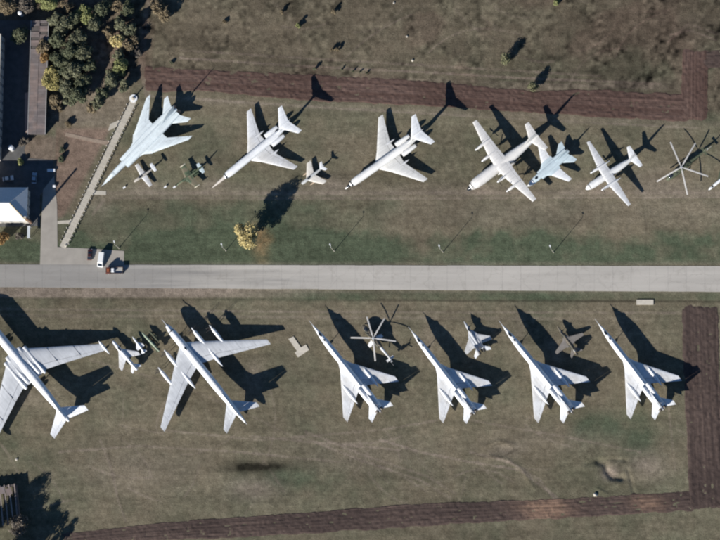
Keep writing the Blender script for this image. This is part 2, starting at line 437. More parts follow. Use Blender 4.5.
def ground_mat():
    m = bpy.data.materials.new('field_soil_and_grass'); m.use_nodes = True
    N = m.node_tree.nodes; L = m.node_tree.links; b = N['Principled BSDF']
    b.inputs['Roughness'].default_value = 0.95; b.inputs['Specular IOR Level'].default_value = 0.1
    at_ = N.new('ShaderNodeVertexColor'); at_.layer_name = 'cover'
    sp = N.new('ShaderNodeSeparateColor'); L.new(at_.outputs[0], sp.inputs[0])
    rd = N.new('ShaderNodeAttribute'); rd.attribute_name = 'redness'
    tc = N.new('ShaderNodeTexCoord')

    def noise(scale, detail=5, st=None, lo=0.3, hi=0.7, a=0.0, bb=1.0):
        n = N.new('ShaderNodeTexNoise'); n.inputs['Scale'].default_value = scale; n.inputs['Detail'].default_value = detail
        src = tc.outputs['Object']
        if st:
            mp = N.new('ShaderNodeMapping'); mp.inputs['Scale'].default_value = st; L.new(src, mp.inputs[0]); src = mp.outputs[0]
        L.new(src, n.inputs['Vector'])
        r = N.new('ShaderNodeMapRange'); r.inputs[1].default_value = lo; r.inputs[2].default_value = hi; r.inputs[3].default_value = a; r.inputs[4].default_value = bb
        L.new(n.outputs[0], r.inputs[0]); return r.outputs[0]

    def mix(f, a, c):
        x = N.new('ShaderNodeMix'); x.data_type = 'RGBA'
        if isinstance(f, float): x.inputs[0].default_value = f
        else: L.new(f, x.inputs[0])
        for k, v in ((6, a), (7, c)):
            if isinstance(v, tuple): x.inputs[k].default_value = (*v, 1)
            else: L.new(v, x.inputs[k])
        return x.outputs[2]

    def math_(op, a, c):
        x = N.new('ShaderNodeMath'); x.operation = op
        for k, v in ((0, a), (1, c)):
            if isinstance(v, float): x.inputs[k].default_value = v
            else: L.new(v, x.inputs[k])
        return x.outputs[0]
    n_big = noise(0.05, 6); n_mid = noise(0.35, 6); n_fine = noise(2.2, 5); n_row = noise(1.2, 3, (0.06, 1, 1))
    dry = mix(n_mid, (0.124, 0.106, 0.073), (0.160, 0.138, 0.098))
    grn = mix(n_fine, (0.052, 0.072, 0.045), (0.082, 0.099, 0.062))
    dirt = mix(n_mid, (0.185, 0.153, 0.122), (0.245, 0.203, 0.165))
    c = mix(math_('MULTIPLY', sp.outputs[0], 0.95), dry, grn)
    c = mix(math_('MULTIPLY', rd.outputs['Fac'], 0.6), c, (0.130, 0.090, 0.070))
    c = mix(sp.outputs[1], c, mix(math_('MULTIPLY', rd.outputs['Fac'], 0.75), dirt, (0.200, 0.135, 0.105)))
    c = mix(math_('MULTIPLY', at_.outputs['Alpha'], 0.8), c, (0.27, 0.175, 0.09))
    k = math_('MULTIPLY', sp.outputs[2], noise(2.6, 6, None, 0.3, 0.7, 0.70, 1.30))
    k = math_('MULTIPLY', k, noise(0.6, 6, None, 0.3, 0.7, 0.80, 1.20))
    k = math_('MULTIPLY', k, noise(1.4, 3, (0.05, 1, 1), 0.3, 0.7, 0.92, 1.08))
    v = N.new('ShaderNodeVectorMath'); v.operation = 'SCALE'; L.new(c, v.inputs[0]); L.new(k, v.inputs['Scale'])
    L.new(v.outputs[0], b.inputs['Base Color'])
    n = N.new('ShaderNodeTexNoise'); n.inputs['Scale'].default_value = 1.6; n.inputs['Detail'].default_value = 8
    L.new(tc.outputs['Object'], n.inputs['Vector'])
    bp = N.new('ShaderNodeBump'); bp.inputs['Strength'].default_value = 1.0; bp.inputs['Distance'].default_value = 0.10
    L.new(n.outputs[0], bp.inputs['Height']); L.new(bp.outputs[0], b.inputs['Normal'])
    return m


GX, GY, GZ = ground()


def gz(x, y):
    i = int(np.clip(np.searchsorted(GX, x), 1, len(GX) - 1)); j = int(np.clip(np.searchsorted(GY, y), 1, len(GY) - 1))
    fx = (x - GX[i - 1]) / (GX[i] - GX[i - 1]); fy = (y - GY[j - 1]) / (GY[j] - GY[j - 1])
    return float((GZ[j - 1, i - 1] * (1 - fx) + GZ[j - 1, i] * fx) * (1 - fy) + (GZ[j, i - 1] * (1 - fx) + GZ[j, i] * fx) * fy)


def on(px, py):
    p = at(px, py, 0.0)
    return (p.x, p.y, gz(p.x, p.y))


# ------------------------------------------------------------------ ploughed firebreaks
def soil(name, a, b):
    m = mat(name, a, 0.95, 0.22, 0.6, bump=0.10, bscale=2.5, spec=0.1)
    N = m.node_tree.nodes; L = m.node_tree.links
    rgb = [n for n in N if n.type == 'RGB'][0]; sc = [n for n in N if n.type == 'VECT_MATH'][0]
    t = N.new('ShaderNodeAttribute'); t.attribute_name = 'row'
    x = N.new('ShaderNodeMix'); x.data_type = 'RGBA'; x.inputs[6].default_value = (*a, 1); x.inputs[7].default_value = (*b, 1)
    L.new(t.outputs['Fac'], x.inputs[0])
    t2 = N.new('ShaderNodeAttribute'); t2.attribute_name = 'clay'
    y = N.new('ShaderNodeMix'); y.data_type = 'RGBA'; y.inputs[7].default_value = (0.205, 0.135, 0.098, 1)
    L.new(t2.outputs['Fac'], y.inputs[0]); L.new(x.outputs[2], y.inputs[6]); L.new(y.outputs[2], sc.inputs[0])
    return m


PLOUGH = soil('ploughed_soil', (0.072, 0.045, 0.038), (0.116, 0.078, 0.066))
PLOUGH2 = soil('dark_ploughed_soil', (0.050, 0.037, 0.034), (0.093, 0.068, 0.059))


def strip(name, top, bot, n_across, seed, label, step=1.0, z0=0.0, pm=None):
    """furrowed sheet between two photo polylines"""
    A = [at(*p) for p in top]; B = [at(*p) for p in bot]

    def resample(P, m):
        d = [0]
        for a, b in zip(P[:-1], P[1:]): d.append(d[-1] + (b - a).length)
        t = np.linspace(0, d[-1], m)
        return np.stack([np.interp(t, d, [p.x for p in P]), np.interp(t, d, [p.y for p in P])], -1), d[-1]
    L = sum((b - a).length for a, b in zip(A[:-1], A[1:]))
    m = int(L / step) + 2
    a, _ = resample(A, m); b, _ = resample(B, m)
    a, b = a + (a - b) * 0.06, b + (b - a) * 0.06
    g = np.random.default_rng(seed)
    v = np.linspace(0, 1, n_across)
    P = a[:, None, :] * (1 - v)[None, :, None] + b[:, None, :] * v[None, :, None]
    X, Y = P[..., 0], P[..., 1]
    rows = np.convolve(g.random(n_across + 4), [0.25, 0.5, 0.25], 'same')[2:-2]
    rows = (rows - rows.mean()) * 0.13
    wav = vnoise(np.arange(m)[:, None] * 0.5 + 0 * v, 0 * X + v * n_across * 0.7, 3.0, seed)
    Z = z0 + 0.05 + rows[None, :] * (0.6 + 0.8 * wav) + 0.22 * (vnoise(X, Y, 0.9, seed + 3) - 0.5) + 0.10 * (vnoise(X, Y, 3.0, seed + 4) - 0.5)
    edge = np.minimum(v, 1 - v)[None, :] * n_across
    jag = 0.6 * (vnoise(X, Y, 1.2, seed + 5) - .5) + 0.9 * (vnoise(X, Y, 4.5, seed + 6) - .5)
    Z = -0.16 + (Z + 0.16) * sstep(0.3, 3.6, edge - 3.0 * jag)
    e2 = np.minimum(np.arange(m), np.arange(m)[::-1])[:, None]
    Z = -0.16 + (Z + 0.16) * sstep(0.0, 2.2, e2 - 1.2 * jag)
    Z = np.maximum(Z, -0.16)
    idx = np.arange(m * n_across).reshape(m, n_across)
    q = np.stack([idx[:-1, :-1], idx[:-1, 1:], idx[1:, 1:], idx[1:, :-1]], -1).reshape(-1, 4)[:, ::-1]
    me = np_mesh(name, np.stack([X, Y, Z], -1).reshape(-1, 3), q, False)
    at_ = me.attributes.new('row', 'FLOAT', 'POINT')
    pal = np.convolve(g.random(n_across + 2), [.2, .6, .2], 'same')[1:-1][None, :] * (0.35 + 1.3 * vnoise(np.arange(m)[:, None] * step + 0 * v, 0 * X + v * 9, 14.0, seed + 9))
    at_.data.foreach_set('value', np.clip(pal * 1.1 - .1, 0, 1.2).reshape(-1).astype(np.float32))
    QX, QY = to_px(X, Y)
    cl = (1.5 * blob(QX, QY, 546, 508, 24, 9) + 1.3 * blob(QX, QY, 650, 502, 15, 8)) * (0.15 + 1.3 * pal) * (0.4 + vnoise(X, Y, 2.0, 77))
    at2 = me.attributes.new('clay', 'FLOAT', 'POINT')
    at2.data.foreach_set('value', np.clip(cl, 0, .9).reshape(-1).astype(np.float32))
    o = link(name, me, pm or PLOUGH)
    bmm = me.polygons[0].normal.z
    if bmm < 0: me.flip_normals()
    tag(o, label, None, None, 'structure')
    return o


TOP_A = [(143, 66), (230, 71), (310, 75), (420, 81), (490, 87), (522, 90), (535, 93), (548, 90), (600, 90), (692, 95)]
TOP_B = [(143, 91), (200, 91), (320, 101), (400, 104), (480, 109), (560, 114), (640, 119), (692, 121.5)]
strip('ploughed_strip', TOP_A, TOP_B, 44, 3, 'reddish ploughed strip running behind the upper row of aircraft')
strip('ploughed_strip', [(682, 47), (682, 122)], [(708, 47), (707, 123)], 46, 4, 'short ploughed strip joining the upper strip at right angles', z0=0.012)
strip('ploughed_strip', [(700, 49), (760, 49)], [(700, 68), (760, 68)], 30, 5, 'ploughed strip leaving the frame at the upper right', z0=0.02, pm=PLOUGH2)
strip('ploughed_strip', [(60, 534), (180, 521), (300, 513), (400, 505), (460, 502), (560, 499), (694, 490.5)], [(60, 548), (150, 541), (300, 534), (450, 524), (560, 518), (696, 510.5)], 36, 6, 'long ploughed strip along the lower edge of the field', pm=PLOUGH2)
strip('ploughed_strip', [(682, 303), (686, 400), (690, 513)], [(717, 303), (720, 400), (728, 510)], 50, 7, 'broad ploughed strip on the right beside the last bomber', z0=0.012, pm=PLOUGH2)

# ------------------------------------------------------------------ road and paving
CONC = mat('road_concrete', (0.385, 0.368, 0.345), 0.85, 0.10, 0.25, bump=0.012, bscale=6, spec=0.2, rand=0.022, stretch=(0.12, 1.2, 1))
def road_mat():
    m = mat('road_surface', (0.385, 0.365, 0.335), 0.87, 0.10, 0.25, bump=0.012, bscale=6, spec=0.2, rand=0.02, stretch=(0.10, 1.2, 1))
    N = m.node_tree.nodes; L = m.node_tree.links
    sc = [n for n in N if n.type == 'VECT_MATH'][0]
    tc = N.new('ShaderNodeTexCoord'); sx = N.new('ShaderNodeSeparateXYZ'); L.new(tc.outputs['Object'], sx.inputs[0])
    n = N.new('ShaderNodeTexNoise'); n.inputs['Scale'].default_value = 1.0; n.inputs['Detail'].default_value = 6
    mp = N.new('ShaderNodeMapping'); mp.inputs['Scale'].default_value = (0.02, 0.55, 1); L.new(tc.outputs['Object'], mp.inputs[0]); L.new(mp.outputs[0], n.inputs['Vector'])
    gr = N.new('ShaderNodeMath'); gr.operation = 'MULTIPLY_ADD'; L.new(n.outputs[0], gr.inputs[0]); gr.inputs[1].default_value = 190.0; L.new(sx.outputs[0], gr.inputs[2])
    r = N.new('ShaderNodeMapRange'); r.interpolation_type = 'SMOOTHSTEP'; r.inputs[1].default_value = 0.0; r.inputs[2].default_value = 75.0; L.new(gr.outputs[0], r.inputs[0])
    x = N.new('ShaderNodeMix'); x.data_type = 'RGBA'; x.inputs[6].default_value = (0.262, 0.252, 0.238, 1); x.inputs[7].default_value = (0.40, 0.38, 0.35, 1); L.new(r.outputs[0], x.inputs[0])
    # repaired patches and stains
    p = N.new('ShaderNodeTexNoise'); p.inputs['Scale'].default_value = 0.22; p.inputs['Detail'].default_value = 8; p.inputs['Roughness'].default_value = .65; L.new(tc.outputs['Object'], p.inputs['Vector'])
    r2 = N.new('ShaderNodeMapRange'); r2.inputs[1].default_value = .56; r2.inputs[2].default_value = .72; r2.inputs[4].default_value = .4; L.new(p.outputs[0], r2.inputs[0])
    y = N.new('ShaderNodeMix'); y.data_type = 'RGBA'; y.inputs[7].default_value = (0.23, 0.212, 0.187, 1); L.new(x.outputs[2], y.inputs[6]); L.new(r2.outputs[0], y.inputs[0])
    # cracks
    v = N.new('ShaderNodeTexVoronoi'); v.feature = 'DISTANCE_TO_EDGE'; v.inputs['Scale'].default_value = 0.16; v.inputs['Randomness'].default_value = 1.0
    wv = N.new('ShaderNodeVectorMath'); wv.operation = 'MULTIPLY_ADD'; L.new(p.outputs['Color'], wv.inputs[0]); wv.inputs[1].default_value = (5, 5, 0); L.new(tc.outputs['Object'], wv.inputs[2]); L.new(wv.outputs[0], v.inputs['Vector'])
    r3 = N.new('ShaderNodeMapRange'); r3.inputs[1].default_value = .006; r3.inputs[2].default_value = .022; r3.inputs[3].default_value = .16; r3.inputs[4].default_value = 0; L.new(v.outputs[0], r3.inputs[0])
    z = N.new('ShaderNodeMix'); z.data_type = 'RGBA'; z.inputs[7].default_value = (0.16, 0.148, 0.13, 1); L.new(y.outputs[2], z.inputs[6]); L.new(r3.outputs[0], z.inputs[0])
    L.new(z.outputs[2], sc.inputs[0])
    return m


ROADM = road_mat()
PAVE = mat('yard_paving', (0.31, 0.288, 0.258), 0.88, 0.10, 0.3, bump=0.012, bscale=6, spec=0.2)
PALE = mat('pale_concrete', (0.50, 0.465, 0.40), 0.85, 0.10, 0.8, bump=0.01, bscale=6, spec=0.2)
PATHM = mat('path_concrete', (0.43, 0.40, 0.345), 0.85, 0.08, 0.5, bump=0.01, bscale=6, spec=0.2, rand=0.05)


def quad_slab(name, pxs, z0, z1, m, parent=None, inset=0.0):
    P = [at(*p) for p in pxs]
    c = sum(P, Vector()) / len(P)
    Q = [p + (c - p).normalized() * inset for p in P]
    n = len(P)
    vs = [(p.x, p.y, z0) for p in Q] + [(p.x, p.y, z1) for p in Q]
    fs = [tuple(range(n, 2 * n))] + [(i, (i + 1) % n, n + (i + 1) % n, n + i) for i in range(n)]
    mb = MB(); mb.add(vs, fs, False)
    return mb.build(name, m, parent)


def road():
    def edge(x): return 264.6 + 1.6 * x / 720, 287.2 + 4.6 * x / 720
    base = quad_slab('road', [(-160, edge(-160)[0] + 1), (880, edge(880)[0] + 1), (880, edge(880)[1] - 1), (-160, edge(-160)[1] - 1)], -0.2, 0.02, mat('road_joint_bitumen', (0.315, 0.302, 0.285), 0.9, 0.15, 0.4))
    tag(base, 'pale concrete road crossing between the two rows of aircraft', kind='structure')
    w = 18.4
    g = random.Random(4)
    x = -160.0
    while x < 880:
        for k in range(3):
            def e(xx, t):
                a, b = edge(xx); return a + (b - a) * t
            t0, t1 = k / 3, (k + 1) / 3
            j0 = g.uniform(-.12, .12) if k == 0 else 0; j1 = g.uniform(-.12, .12) if k == 2 else 0
            m = ROADM
            quad_slab('slab', [(x, e(x, t0) + j0), (x + w, e(x + w, t0) + j0), (x + w, e(x + w, t1) + j1), (x, e(x, t1) + j1)], -0.05, 0.05 + g.uniform(-.006, .006), m, base, 0.02)
        x += w


road()
# yard drive, apron, paths
yd = quad_slab('driveway', [(43, 190), (54, 176), (57, 205), (57.5, 247), (96, 249), (124, 251), (124, 266.5), (40, 266.5), (41, 230)], -0.15, 0.030, PAVE)
tag(yd, kind='structure')
sh = quad_slab('yard', [(-60, 20), (31, 20), (30, 134), (24, 150), (26, 158), (53, 160), (54, 178), (40, 195), (40, 226), (-60, 228)], -0.15, 0.016, mat('dark_yard_ground', (0.10, 0.10, 0.10), 0.9, 0.2, 0.5, spec=0.2))  # dark flat sheet over the yard
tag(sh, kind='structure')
ps = quad_slab('path', [(25, 93), (29, 92), (30.8, 132), (25, 133)], -0.1, 0.05, mat('pink_paving', (0.33, 0.25, 0.22), 0.9, 0.1, 0.5))
tag(ps, kind='structure')
# the straight walk between bollards: separate slabs with joints
walk = empty('walkway'); tag(walk, kind='structure')
P0 = (133.5, 101.0); P1 = (62.5, 247.5)
ux, uy = P1[0] - P0[0], P1[1] - P0[1]
WL = math.hypot(ux, uy); ux /= WL; uy /= WL; nx_, ny_ = -uy, ux
ns = 42
for i in range(ns):
    a = WL * i / ns; b = WL * (i + 1) / ns - 0.0
    h = 3.2
    quad_slab('slab', [(P0[0] + ux * a + nx_ * h, P0[1] + uy * a + ny_ * h), (P0[0] + ux * b + nx_ * h, P0[1] + uy * b + ny_ * h), (P0[0] + ux * b - nx_ * h, P0[1] + uy * b - ny_ * h), (P0[0] + ux * a - nx_ * h, P0[1] + uy * a - ny_ * h)], -0.1, 0.055 + random.uniform(-.006, .006), PATHM, walk, 0.03)
for pts in ([(92, 190.5), (106, 191), (106, 195), (90, 194.5)], [(57.5, 221), (72, 220), (71, 223.5), (57.5, 224)], [(110, 124), (122, 119), (118, 126), (108, 131)]):
    o = quad_slab('path', pts, -0.1, 0.042, PATHM); tag(o, kind='structure')
DPATH = mat('beaten_earth', (0.27, 0.215, 0.17), 0.95, 0.15, 0.8, bump=.03, bscale=4, spec=.1)
for pts in ([(66, 132.5), (82, 136.2), (81.5, 139.6), (65, 136)], [(82, 136.3), (109.5, 141.6), (107.5, 145.2), (81.6, 139.7)]):
    o = quad_slab('path', pts, -0.1, 0.03, DPATH); tag(o, kind='structure')
# loose concrete slabs lying in the grass
o = quad_slab('concrete_slab', [(288.5, 339), (293.5, 336.5), (301, 347.5), (306, 344.5), (309, 350), (298, 357.5), (294.8, 352.5), (297, 351)], -0.08, 0.22, PALE)
tag(o, 'pale T-shaped concrete slab lying in the grass beside the propeller bomber', 'slab')
o = quad_slab('concrete_slab', [(636.5, 299.8), (653.5, 299.8), (653.5, 304.8), (636.5, 304.8)], -0.08, 0.30, PALE)
tag(o, 'pale rectangular concrete slab at the roadside kerb line on the right', 'slab')

# ------------------------------------------------------------------ aircraft toolkit
class Craft:
    def __init__(s, name, b0, nose, tail, L, hn=3.5, ht=4.0, scale=None):
        """b0: distance behind the nose of the origin; nose/tail photo pixels, L model length between them"""
        a = at(nose[0], nose[1], hn); b = at(tail[0], tail[1], ht)
        d = Vector((a.x - b.x, a.y - b.y, 0)); dl = d.length
        u = d / dl
        s.sc = scale if scale else dl / L
        o = Vector((a.x, a.y, 0)) - u * (b0 * s.sc)
        s.b0 = b0
        s.root = empty(name, (o.x, o.y, -0.02), math.atan2(u.y, u.x), s.sc)

    def body(s, name, secs, m, n=20, y=0.0, power=2.0, parent=None):
        mb = MB(); mb.loft([(s.b0 - b, y, z, ry, rz) for (b, z, ry, rz) in secs], n, power)
        return mb.build(name, m, parent or s.root)

    def panel(s, name, secs, m, side=1, f0=0.0, f1=1.0, vert=False, parent=None, y0=0.0):
        """secs: (span, leading edge behind nose, chord, height, thickness ratio)"""
        N = 7
        cs = [f0 + (f1 - f0) * (1 - math.cos(math.pi * i / (N - 1))) / 2 for i in range(N)]
        rings = []
        for (sp_, le, ch, z, tc) in secs:
            up = []; lo = []
            for c in cs:
                t = 5 * tc * ch * (0.2969 * math.sqrt(c) - .126 * c - .3516 * c * c + .2843 * c ** 3 - .1036 * c ** 4) + 0.006
                if c <= 0.0001: t = 0.006
                x = s.b0 - le - c * ch
                if vert:
                    up.append((x, y0 + t, sp_)); lo.append((x, y0 - t, sp_))
                else:
                    up.append((x, side * sp_, z + t)); lo.append((x, side * sp_, z - t))
            rings.append(up + lo[::-1])
        k = len(rings[0]); mb = MB()
        vs = [p for r in rings for p in r]
        fs = [(j * k + i, j * k + (i + 1) % k, (j + 1) * k + (i + 1) % k, (j + 1) * k + i) for j in range(len(rings) - 1) for i in range(k)]
        fs += [tuple(range(k - 1, -1, -1)), tuple(range((len(rings) - 1) * k, len(rings) * k))]
        mb.add(vs, fs)
        return mb.build(name, m, parent or s.root, sharp=35)

    @staticmethod
    def ip(secs, sp_):
        for a, b in zip(secs[:-1], secs[1:]):
            if a[0] <= sp_ <= b[0] + 1e-6:
                t = (sp_ - a[0]) / (b[0] - a[0])
                return tuple(a[i] + (b[i] - a[i]) * t for i in range(5))
        return secs[-1]

    def wings(s, secs, m, cuts=None, fr=0.76, name='wing', names=('flap', 'flap', 'aileron', 'trailing_panel'), m2=None):
        for side in (1, -1):
            if not cuts:
                s.panel(name, secs, m, side); continue
            w = s.panel(name, secs, m, side, 0.0, fr)
            cc = [secs[0][0]] + list(cuts) + [secs[-1][0]]
            for i, (a, b) in enumerate(zip(cc[:-1], cc[1:])):
                g = 0.05
                sub = [s.ip(secs, a + g)] + [q for q in secs if a + g < q[0] < b - g] + [s.ip(secs, b - g)]
                s.panel(names[min(i, len(names) - 1)], sub, m2 or m, side, fr + 0.014, 1.0, parent=w)

    def fin(s, secs, m, y0=0.0, name='fin', rudder=True):
        if rudder:
            w = s.panel(name, secs, m, 1, 0.0, 0.72, True, y0=y0)
            s.panel('rudder', secs, m, 1, 0.735, 1.0, True, parent=w, y0=y0)
        else:
            s.panel(name, secs, m, 1, 0.0, 1.0, True, y0=y0)

    def gear(s, b, y, ztop, wheels, r, w, rs=0.09, m=None):
        mb = MB(); x = s.b0 - b
        mb.tube((x, y, ztop), (x, y, r), rs, rs * 0.8)
        xs = [s.b0 - b - q[0] for q in wheels]
        mb.box(((min(xs) + max(xs)) / 2, y, r), (max(0.25, max(xs) - min(xs)), 0.16, 0.16))
        st = mb.build('landing_gear', m or GREYP, s.root)
        for (db, dy) in wheels:
            q = MB(); c = Vector((x - db, y + dy, r))
            q.tube(c + Vector((0, -w / 2, 0)), c + Vector((0, w / 2, 0)), r, r, 14)
            wh = q.build('wheel', RUBBER, st)
            h = MB(); h.tube(c + Vector((0, -w / 2 - .01, 0)), c + Vector((0, w / 2 + .01, 0)), r * .5, r * .5, 10)
        return st

    def glass(s, name, b0, b1, z, ry, rz, m=None, y=0.0, n=12):
        secs = []
        for i in range(7):
            t = i / 6; k = math.sin(math.pi * (0.04 + 0.92 * t)) ** 0.6
            secs.append((b0 + (b1 - b0) * t, z, ry * k, rz * k))
        return s.body(name, secs, m or GLASS, n, y)

    def prop(s, b, y, z, rad, nb, phase=0.0, m=WHITE2, mb_=None, spin=0.30):
        h = s.body('propeller', [(b - 0.75, z, .02, .02), (b - .6, z, spin * .6, spin * .6), (b - .3, z, spin, spin), (b + .25, z, spin * 1.05, spin * 1.05)], m, 12, y)
        for k in range(nb):
            a = R(phase + 360 * k / nb); c, q = math.cos(a), math.sin(a)
            vs = []
            for rr, w_, t in ((spin * .7, .10, .07), (rad * .5, .24, .04), (rad * .95, .20, .025), (rad, .08, .02)):
                for (dx, dt) in ((-t - w_ * .35, -w_), (t - w_ * .35, -w_ * .2), (t + w_ * .35, w_), (-t + w_ * .35, w_ * .2)):
                    vs.append((s.b0 - b + dx * .8, y + c * rr - q * dt * .6, z + q * rr + c * dt * .6))
            fs = [(4 * j + i, 4 * j + (i + 1) % 4, 4 * j + 4 + (i + 1) % 4, 4 * j + 4 + i) for j in range(3) for i in range(4)] + [(0, 3, 2, 1), (12, 13, 14, 15)]
            bl = MB(); bl.add(vs, fs)
            bl.build('blade', mb_ or BURNT, h)

    def fence(s, secs, sp_, m, h=0.28, a=0.0, b=0.8):
        for side in (1, -1):
            q = s.ip(secs, sp_); mb = MB()
            x0 = s.b0 - q[1] - a * q[2]; x1 = s.b0 - q[1] - b * q[2]
            mb.box(((x0 + x1) / 2, side * sp_, q[3] + h * .5), (x0 - x1, 0.07, h + q[4] * q[2] * .75))
            mb.build('wing_fence', m, s.root)

    def frames(s, secs, ms, m, parent):
        """slightly proud skin joints round the body"""
        pass


# ------------------------------------------------------------------ slender supersonic bomber (four of them)
def slender_bomber():
    C = Craft('slender_bomber', 26.0, (597.6, 322.4), (663.5, 409.6), 41.6, 3.7, 4.4)
    W = WHITE
    fz = 3.95
    f = C.body('fuselage', [(0, fz - .1, .03, .03), (1.2, fz - .08, .22, .24), (3.5, fz, .58, .62), (6, fz + .05, .88, .95), (9, fz + .1, 1.12, 1.2), (13, fz + .1, 1.28, 1.35), (18, fz + .1, 1.22, 1.35), (23, fz + .1, 1.16, 1.35), (28, fz + .1, 1.2, 1.35), (33, fz + .2, 1.15, 1.25), (37, fz + .3, .95, 1.05), (40, fz + .4, .66, .72), (41.6, fz + .45, .34, .36)], W)
    C.body('refuelling_probe', [(-1.6, fz, .05, .05), (0.2, fz, .09, .09), (2.4, fz + .45, .14, .14)], SILVER, 10)
    C.glass('cockpit_glass', 4.2, 6.6, fz + .72, .50, .42)
    C.glass('cockpit_glass', 7.4, 8.6, fz + 1.08, .38, .26)
    C.body('spine', [(8.8, fz + 1.15, .10, .10), (11, fz + 1.35, .30, .22), (28, fz + 1.40, .32, .25), (33, fz + 1.6, .30, .3)], W, 12)
    wz = fz - .5
    secs = [(.9, 16.8, 13.9, wz, .055), (2.4, 20.2, 10.6, wz, .055), (12.0, 34.4, 2.5, wz - .25, .06)]
    C.wings(secs, WHITE2, (5.6, 9.5, 11.6))
    for sy in (1, -1):
        pd = C.body('gear_pod', [(24.6, wz - .05, .05, .05), (25.6, wz - .05, .40, .42), (27.5, wz - .1, .62, .66), (30, wz - .1, .64, .7), (32, wz - .05, .42, .45), (33.9, wz, .05, .05)], W, 14, sy * 4.9)
        C.gear(29.0, sy * 4.9, wz, ((-.75, -.42), (-.75, .42), (.75, -.42), (.75, .42)), .58, .36, .14)
        nz = fz + 1.4
        nac = C.body('engine_nacelle', [(30.6, nz, .74, .78), (31.2, nz, .88, .92), (34, nz, .92, .95), (38, nz, .84, .86), (40.6, nz - .05, .70, .72)], W, 18, sy * 1.02)
        C.body('intake_lip', [(30.0, nz, .66, .70), (30.25, nz, .78, .82), (30.75, nz, .78, .82)], SILVER, 18, sy * 1.02, parent=nac)
        C.body('intake_mouth', [(29.97, nz, .50, .52), (30.02, nz, .52, .54)], DARKM, 16, sy * 1.02, parent=nac)
        C.body('nozzle', [(40.5, nz - .05, .66, .66), (41.6, nz - .05, .54, .54)], BURNT, 16, sy * 1.02, parent=nac)
    tz = fz - .15
    C.wings([(.6, 35.6, 5.0, tz, .05), (4.95, 40.8, 2.0, tz, .05)], W, (4.6,), .62, 'tailplane', ('elevator', 'trailing_panel'))
    C.fin([(fz + 1.2, 31.0, 9.6, 0, .05), (fz + 2.6, 35.0, 6.4, 0, .05), (10.1, 39.8, 2.9, 0, .05)], W)
    C.gear(9.2, 0, fz - .6, ((0, -.32), (0, .32)), .50, .28, .13)
    C.body('tail_gun', [(41.4, fz + .45, .30, .30), (42.2, fz + .45, .22, .22), (42.3, fz + .45, .06, .06), (43.0, fz + .45, .05, .05)], BURNT, 12)
    return C


sb = slender_bomber()
specs = [((311.9, 324.0), (380.5, 411.5), 'slender white swept-wing bomber beside the white-bladed helicopter'), ((410.9, 330.0), (474.5, 413.5), 'slender white swept-wing bomber between the white-bladed helicopter and the grey fighter'),
         ((501.5, 324.0), (572.0, 412.2), 'slender white swept-wing bomber between the grey and the brown fighters')]
tag(sb.root, 'slender white swept-wing bomber next to the broad ploughed strip on the right', 'aircraft', 'slender bombers in the lower row')
for nose, tail, lab in specs:
    c = copy_tree(sb.root)
    a = at(nose[0], nose[1], 3.7); b = at(tail[0], tail[1], 4.4)
    u = Vector((a.x - b.x, a.y - b.y, 0)); s_ = u.length / 41.6; u.normalize()
    p = Vector((a.x, a.y, 0)) - u * 26.0 * s_
    c.location = (p.x, p.y, -0.02); c.rotation_euler = (0, 0, math.atan2(u.y, u.x)); c.scale = (s_,) * 3
    c['label'] = lab


